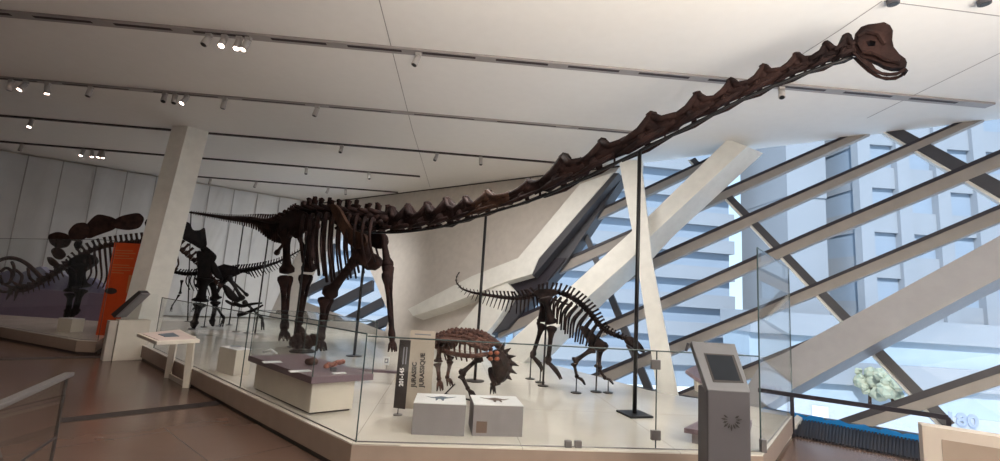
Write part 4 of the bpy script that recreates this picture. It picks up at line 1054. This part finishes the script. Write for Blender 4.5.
MB().prism([O(129, 275), O(134, 275), O(131, 293), O(126, 293)], V((0, -.004, 0))).build('pale_strip', M_orangel, e)
for k in range(8):
    yy = 250+k*2.6+(4 if k > 3 else 0); xx = 116-(yy-250)*.19
    MB().prism([O(xx, yy), O(xx+[17, 20, 14, 19, 16, 21, 18, 12][k], yy+.6), O(xx+[17, 20, 14, 19, 16, 21, 18, 12][k], yy+1.3), O(xx, yy+.7)], V((0, -.003, 0))).build('small_print', M_orangel, e)
# ================================================================== reading table with two leaning legs
RZ = .78
qs = [atz(x, y, RZ) for x, y in ((137, 333.5), (157, 341.5), (200, 339.5), (180, 329.5))]
cc = sum(qs, V((0, 0, 0)))/4
e = empty('reading_table', pt(cc, 0), 'white reading table on two wide legs beside the left glass barrier', 'table')
MB().hexa([p-V((0, 0, .045)) for p in qs], qs).build('table_top', M_body, e, False, .004)
MB().hexa([cc+(p-cc)*.86 for p in qs], [cc+(p-cc)*.86+V((0, 0, .006)) for p in qs]).build('top_panel', M_colred, e)
MB().hexa([cc+(p-cc)*.34+V((0, 0, .006)) for p in qs], [cc+(p-cc)*.34+V((0, 0, .012)) for p in qs]).build('printed_picture', M_blueink, e)
for (bx, by, tx) in ((167, 378, 173), (185.5, 388, 190)):
    f0 = atz(bx, by, 0); tp = aty(tx, 344, f0.y+.0); tp.z = RZ-.045
    dd = V((.045, .01, 0)); ee = V((-.04, .10, 0))
    MB().hexa([f0-dd, f0+dd, f0+dd+ee, f0-dd+ee], [tp-dd, tp+dd, tp+dd+ee, tp-dd+ee]).build('leg', M_body, e, False, .003)
f0 = atz(167, 378, 0); f1 = atz(185, 388, 0)
MB().hexa([f0+V((0, .02, 0)), f1+V((0, .02, 0)), f1+V((0, .05, 0)), f0+V((0, .05, 0))], [f0+V((0, .02, .07)), f1+V((0, .02, .07)), f1+V((0, .05, .07)), f0+V((0, .05, .07))]).build('foot_bar', M_body, e)
# ================================================================== kiosk
KY = 3.72
k0, k1 = aty(707.5, 389, KY), aty(750.5, 391, KY)
zk = (k0.z+k1.z)/2; kw = k1.x-k0.x
e = empty('info_kiosk', V(((k0.x+k1.x)/2, KY+.1, 0)), 'grey touchscreen kiosk with a tilted black screen and a round dashed emblem', 'kiosk')
kc = (k0.x+k1.x)/2
MB().box((kc, KY+.09, zk/2), (kw/2, .09, zk/2)).build('kiosk_body', M_kiosk, e, False, .012)
ht0, ht1 = aty(691, 341.5, KY+.27), aty(735, 343, KY+.27); zt = (ht0.z+ht1.z)/2
b0 = V((k0.x, KY-.005, zk-.01)); b1 = V((k1.x, KY-.005, zk-.01)); t0_ = V((ht0.x, KY+.27, zt)); t1_ = V((ht1.x, KY+.27, zt))
fn = (b1-b0).cross(t0_-b0).normalized()
if fn.y > 0: fn = -fn
MB().hexa([b0, b1, t1_, t0_], [b0-fn*.06, b1-fn*.06, t1_-fn*.05, t0_-fn*.05]).build('kiosk_head', M_kioskl, e, False, .008)
def K(u, v, o=.0): return b0+(b1-b0)*u*(1-v)+((t0_-b0)+(t1_-t0_)*u)*v+fn*o if False else (b0*(1-u)+b1*u)*(1-v)+(t0_*(1-u)+t1_*u)*v+fn*o
MB().hexa([K(.19, .16, .001), K(.90, .18, .001), K(.88, .74, .001), K(.20, .74, .001)], [K(.19, .16, .006), K(.90, .18, .006), K(.88, .74, .006), K(.20, .74, .006)]).build('screen_bezel', M_ink, e)
MB().hexa([K(.23, .20, .006), K(.83, .21, .006), K(.82, .71, .006), K(.23, .71, .006)], [K(.23, .20, .009), K(.83, .21, .009), K(.82, .71, .009), K(.23, .71, .009)]).build('screen', mat('screen glass', (.022, .025, .031), .5, spec=.04), e)
MB().tube([t0_+fn*.0+V((-.015, .02, -.02)), t0_+V((-.03, .03, -.09))], [.012, .012], 8).build('head_hook', M_kiosk, e)
ec = aty(731.5, 420, KY)
for k in range(11):
    a_ = math.radians(150+k*24); r0_, r1_ = .034, .068+.012*(k % 2)
    if math.sin(a_) > .75: continue
    p = V((ec.x, KY-.002, ec.z))
    dr_ = V((math.cos(a_), 0, math.sin(a_))); 
    MB().tube([p+dr_*r0_, p+dr_*(r0_+r1_)/2, p+dr_*r1_], [.003, .009, .003], 8, .5).build('emblem_dash', M_ink, e)
# low mauve table and tilted reader behind the kiosk
q = [atz(x, y, .42) for x, y in ((684, 428), (704, 418), (752, 420), (748, 438))]
e = empty('low_bench', pt(q[0], PZ), 'low mauve topped reading shelf on the platform just behind the kiosk', 'shelf')
MB().hexa([p-V((0, 0, .045)) for p in q], q).build('shelf_top', M_purple, e)
cc = sum(q, V((0, 0, 0)))/4
MB().hexa([pt(cc+(p-cc)*.8, PZ) for p in q], [pt(cc+(p-cc)*.8, .37) for p in q]).build('shelf_body', M_boxf, e)
r_ = aty(695, 380, 6.3)
e = empty('tilted_reader', pt(r_, PZ), 'small tilted mauve label panel behind the kiosk head', 'label panel')
Y6 = 6.3
MB().hexa([aty(685, 373, Y6), aty(708, 390, Y6), aty(722, 384, Y6+.5), aty(699, 366, Y6+.5)], [aty(686, 370, Y6), aty(709, 386, Y6), aty(723, 380, Y6+.5), aty(700, 363, Y6+.5)]).build('panel', M_purple, e)
pb = plan(704, 402)
MB().hexa([aty(698, 392, Y6), aty(706, 392, Y6), aty(706, 392, Y6)+V((0, .1, 0)), aty(698, 392, Y6)+V((0, .1, 0))], [aty(697, 381, Y6), aty(706, 386, Y6), aty(706, 386, Y6)+V((0, .1, 0)), aty(697, 381, Y6)+V((0, .1, 0))]).build('post', M_body, e)
MB().tube([pt(aty(702, 392, Y6+.05), PZ), aty(702, 388, Y6+.05)], .03, 8).build('post_foot', M_body, e)
# ================================================================== right floor: grille, film, guard rail, case
ga, gb, gc, gd = atz(795, 420, 0), atz(925, 441.5, 0), atz(925, 463, 0), atz(793, 437, 0)
e = empty('floor_grille', (ga+gc)/2, 'dark ribbed floor grille along the foot of the glazing at the right', 'grille')
gb2 = ga+(gb-ga)*1.6; gc2 = gd+(gc-gd)*1.6
MB().hexa([ga+V((0, 0, .002)), gb2+V((0, 0, .002)), gc2+V((0, 0, .002)), gd+V((0, 0, .002))], [p+V((0, 0, .012)) for p in (ga, gb2, gc2, gd)]).build('grille_tray', M_kick, e)
mb = MB(); NS = 60
for k in range(NS):
    f = (k+.5)/NS; a_ = ga+(gb2-ga)*f; b_2 = gd+(gc2-gd)*f; w_ = (gb2-ga)*(.28/NS)
    mb.hexa([a_-w_+V((0, 0, .012)), a_+w_+V((0, 0, .012)), b_2+w_+V((0, 0, .012)), b_2-w_+V((0, 0, .012))], [a_-w_+V((0, 0, .035)), a_+w_+V((0, 0, .035)), b_2+w_+V((0, 0, .035)), b_2-w_+V((0, 0, .035))])
mb.build('grille_slats', M_grate, e)
# blue film along the sill
mb = MB(); fa = atz(790, 414.5, .06); fb = atz(1010, 455, .06)
for k in range(40):
    f0_, f1_ = k/40, (k+1)/40; h0 = .03+.014*math.sin(k*1.3)+.010*math.sin(k*2.9); h1 = .03+.014*math.sin((k+1)*1.3)+.010*math.sin((k+1)*2.9)
    A_, B_2 = fa+(fb-fa)*f0_, fa+(fb-fa)*f1_
    i = len(mb.v); mb.v += [A_-V((0, 0, .05)), B_2-V((0, 0, .05)), B_2+V((0, 0, h1)), A_+V((0, 0, h0)), A_-V((0, -.03, .05)), B_2-V((0, -.03, .05)), B_2+V((0, .03, h1)), A_+V((0, .03, h0))]
    mb.f += [(i, i+1, i+2, i+3), (i+4, i+5, i+6, i+7), (i+3, i+2, i+6, i+7), (i, i+1, i+5, i+4)]
tag(mb.build('blue_film_strip', M_blue), 'crumpled bright blue film strip along the foot of the glazing', 'film')
# guard rail
g0 = atz(793, 437, 0); zr = aty(793, 395, g0.y).z
g1b = atz(948, 462, 0); g1 = None
e = empty('guard_rail', g0, 'low dark metal guard rail in front of the glazing at the right', 'rail')
p_r1 = atz(948, 417.5, zr); p_l = atz(758, 390, zr)
def barbox(A_, B_, w, h_):
    d = (B_-A_).normalized(); s = d.cross(UP).normalized()*w; u = V((0, 0, h_))
    return MB().hexa([A_-s-u, B_-s-u, B_+s-u, A_+s-u], [A_-s+u, B_-s+u, B_+s+u, A_+s+u])
barbox(p_l, p_r1, .012, .028).build('rail_bar', M_cap, e)
for p in (pt(g0, zr), p_r1): MB().box(pt(p, zr/2), (.022, .012, zr/2), -.7).build('rail_post', M_cap, e)
# light ramp ledge below the tall guard
ra, rb = atz(764, 457, .05), atz(797, 418, .05)
dr_ = (rb-ra).normalized(); s = V((dr_.y, -dr_.x, 0))*.07
o = MB().hexa([pt(ra, 0), pt(rb, 0), pt(rb, 0)+s, pt(ra, 0)+s], [pt(ra, .10), pt(rb, .10), pt(rb, .07)+s, pt(ra, .07)+s]).build('kerb_ledge', M_body); tag(o, 'pale sloping ledge along the right end of the platform', 'ledge')
# low case bottom right
c0 = atz(921.5, 425, .75); 
e = empty('display_counter', pt(c0, 0), 'beige display counter with a recessed tan front in the lower right corner', 'counter')
d = (atz(1000, 437, .75)-c0).normalized(); n = V((-d.y, d.x, 0))
if n.y < 0: n = -n
A_ = c0; B_ = c0+d*1.6; dp = .16
MB().hexa([pt(A_, 0), pt(B_, 0), pt(B_, 0)+n*dp, pt(A_, 0)+n*dp], [A_, B_, B_+n*dp, A_+n*dp]).build('counter_body', mat('counter beige', (.56, .50, .44), .6), e, False, .004)
A2 = A_+d*.12-n*.004; B2 = B_-n*.004
MB().hexa([pt(A2, .05), pt(B2, .05), pt(B2, .05)+n*.002, pt(A2, .05)+n*.002], [pt(A2, .66), pt(B2, .66), pt(B2, .66)+n*.002, pt(A2, .66)+n*.002]).build('front_recess', mat('tan panel', (.34, .27, .22), .6), e)
# ================================================================== outside
GZ0 = -7.5
o = MB().box((40, 60, GZ0-.5), (140, 90, .5)).build('street_ground', M_street); o.location.x += 20; struct(o)
def tower(x0, x1, y0, dep, z1, lab, fl_h, mtw, mtg, proud=.6, skip=1, rz=0, pil=0):
    e = empty('office_tower', V(((x0+x1)/2, y0, GZ0)), lab, 'building')
    h = z1-GZ0
    MB().box(((x0+x1)/2, y0+dep/2, GZ0+h/2), ((x1-x0)/2, dep/2, h/2)).build('glazed_core', mtg, e)
    k = 0; z = GZ0+fl_h
    while z < z1:
        MB().box(((x0+x1)/2, y0+dep/2-proud/2, z), ((x1-x0)/2+proud*.5, dep/2+proud, fl_h*.24)).build('floor_band', mtw, e); z += fl_h
    if pil:
        for i in range(pil+1):
            x = x0+(x1-x0)*i/pil; MB().box((x, y0-proud*1.2, GZ0+h/2), (.7, .5, h/2)).build('pilaster', mtw, e)
    e.rotation_euler.z = rz
    return e
tower(6, 29, 56, 22, 60, 'pale banded tower with balconies seen through the middle of the glazing', 3.4, M_facade, M_facade2, .5, rz=.12)
tower(33, 37.5, 52, 10, 70, 'slim white tower slab between the two larger buildings', 30, M_facade, M_facade, .1)
tower(40, 66, 50, 20, 48, 'broad pale building with tall pilasters at the right', 5.0, M_facade, M_facade2, .25, pil=6)
tower(-60, 2, 75, 20, 30, 'wide pale office block far behind the sauropod legs', 4, M_facade, M_facade2, .5)
tower(70, 100, 30, 20, 40, 'pale building beyond the right edge of the glazing', 5, M_facade, M_facade2, .5, pil=5)
# low podium with shops
e = tower(24, 60, 44, 5, 1.5, 'low grey shop front podium at street level', 4.2, M_facade, mat('shop glass', (.30, .36, .42), .3, nscale=.6), .4)
# hoarding with the number
ha, hb = atz(925, 396, GZ0+2.3), None
hd = V((1, -.35, 0)).normalized(); hA = V((atz(905, 428, GZ0).x, atz(905, 428, GZ0).y, GZ0))
hA = V((20, 38.5, GZ0)); hB = V((44, 27, GZ0)); hd = (hB-hA).normalized(); hn = V((hd.y, -hd.x, 0))
e = empty('street_hoarding', hA, 'white street hoarding bearing the number 180 low at the right', 'hoarding')
hh = 3.0
MB().hexa([hA, hB, hB-hn*.2, hA-hn*.2], [pt(hA, GZ0+hh), pt(hB, GZ0+hh), pt(hB, GZ0+hh)-hn*.2, pt(hA, GZ0+hh)-hn*.2]).build('hoarding_panel', M_hoard, e)
c180 = onpl(961, 420, hA, hn); 
text('180', 1.15, c180+hn*.1, hd, UP, mat('grey number', (.22, .25, .33), .6), e, 'number_text', .02, 'CENTER')
c2 = onpl(820, 417, hA+V((0, 0, 0)), hn)
MB().prism([c2+hd*x+UP*y+hn*.1 for x, y in ((-.5, .8), (.5, .8), (.5, 0), (0, -.7), (-.5, 0))], hn*.05).build('shield_emblem', mat('shield', (.62, .66, .76), .6), e)
# a few street trees
for (px_, Y, lab) in ((888, 41, 'yellowish street tree below the crossing mullions'), (866, 43, 'greyish green street tree left of the yellowish one')):
    b0_ = V(((px_-500)/F*Y, Y, GZ0)); random.seed(px_)
    e = empty('street_tree', b0_, lab, 'tree', None)
    MB().tube([b0_, b0_+V((.1, 0, 2.4)), b0_+V((.0, 0, 4))], [.18, .12, .06], 8).build('trunk', M_bonel, e, True)
    mb = MB()
    for k in range(20):
        mb.ball(b0_+V((random.uniform(-.9, .9), random.uniform(-.9, .9), 3.6+random.uniform(-.8, 1.0))), random.uniform(.3, .65), 7, 5)
    mb.jitter(.08).build('foliage', M_tree, e)
# ================================================================== lights
w = bpy.data.worlds.new('world'); scene.world = w; w.use_nodes = True; nt = w.node_tree; bg = nt.nodes['Background']
tc = nt.nodes.new('ShaderNodeTexCoord'); sx = nt.nodes.new('ShaderNodeSeparateXYZ'); rp = nt.nodes.new('ShaderNodeValToRGB')
nt.links.new(tc.outputs['Generated'], sx.inputs[0]); nt.links.new(sx.outputs['Z'], rp.inputs[0]); nt.links.new(rp.outputs[0], bg.inputs[0])
rp.color_ramp.elements[0].position = .0; rp.color_ramp.elements[0].color = (.70, .86, 1, 1)
rp.color_ramp.elements[1].position = .75; rp.color_ramp.elements[1].color = (.34, .62, 1, 1)
bg.inputs[1].default_value = .9
# portal over the big window
cu = -3.0; wid = 26
po = bpy.data.lights.new('window_portal', 'AREA'); po.shape = 'RECTANGLE'; po.size = wid; po.size_y = CZ/wv.z; po.cycles.is_portal = True
pobj = bpy.data.objects.new('window_portal', po); COL.objects.link(pobj)
c = Wuv(cu, CZ/2, -.3); R = Matrix((wu, wn.cross(wu), wn)).transposed()   # local -z must point inwards
R = Matrix((wu, (-wn).cross(wu), -wn)).transposed(); M4 = R.to_4x4(); M4.translation = c; pobj.matrix_world = M4
def area(name, loc, size, power, col, aim=(0, 0, -1), sy=None):
    l = bpy.data.lights.new(name, 'AREA'); l.energy = power; l.color = col; l.size = size
    if sy: l.shape = 'RECTANGLE'; l.size_y = sy
    o = bpy.data.objects.new(name, l); COL.objects.link(o); o.location = loc
    o.rotation_euler = V(aim).to_track_quat('-Z', 'Y').to_euler(); return o
sl = bpy.data.lights.new('sun', 'SUN'); sl.energy = 4.2; sl.color = (1, .98, .96); sl.angle = .05
so = bpy.data.objects.new('sun', sl); COL.objects.link(so); so.rotation_euler = V((.35, .62, -.62)).to_track_quat('-Z', 'Y').to_euler()
# added fill lights without fittings, behind the viewer and over the exhibits
area('gallery_fill', (4.5, -1.5, CZ-.1), 4, 150, (1, .95, .88))
area('gallery_fill', (-.3, 8.4, CZ-.1), 2.0, 100, (1, .95, .90))
area('gallery_fill', (-3.6, 11.6, CZ-.3), 1.2, 75, (1, .98, .95), (-.55, .65, -.75)).data.spread = math.radians(100)
ul = area('ceiling_fill', (5.0, -3.0, 1.5), 4.5, 720, (1, .94, .84), (-.1, .35, 1)); ul.data.spread = math.radians(110)
ul2 = area('ceiling_fill', (1.2, -2.4, 1.3), 4.0, 140, (1, .94, .86), (.12, .75, 1)); ul2.data.spread = math.radians(95)
cy = scene.cycles
cy.max_bounces = 8; cy.diffuse_bounces = 5; cy.glossy_bounces = 3; cy.transparent_max_bounces = 24; cy.sample_clamp_indirect = 6
cy.use_denoising = True
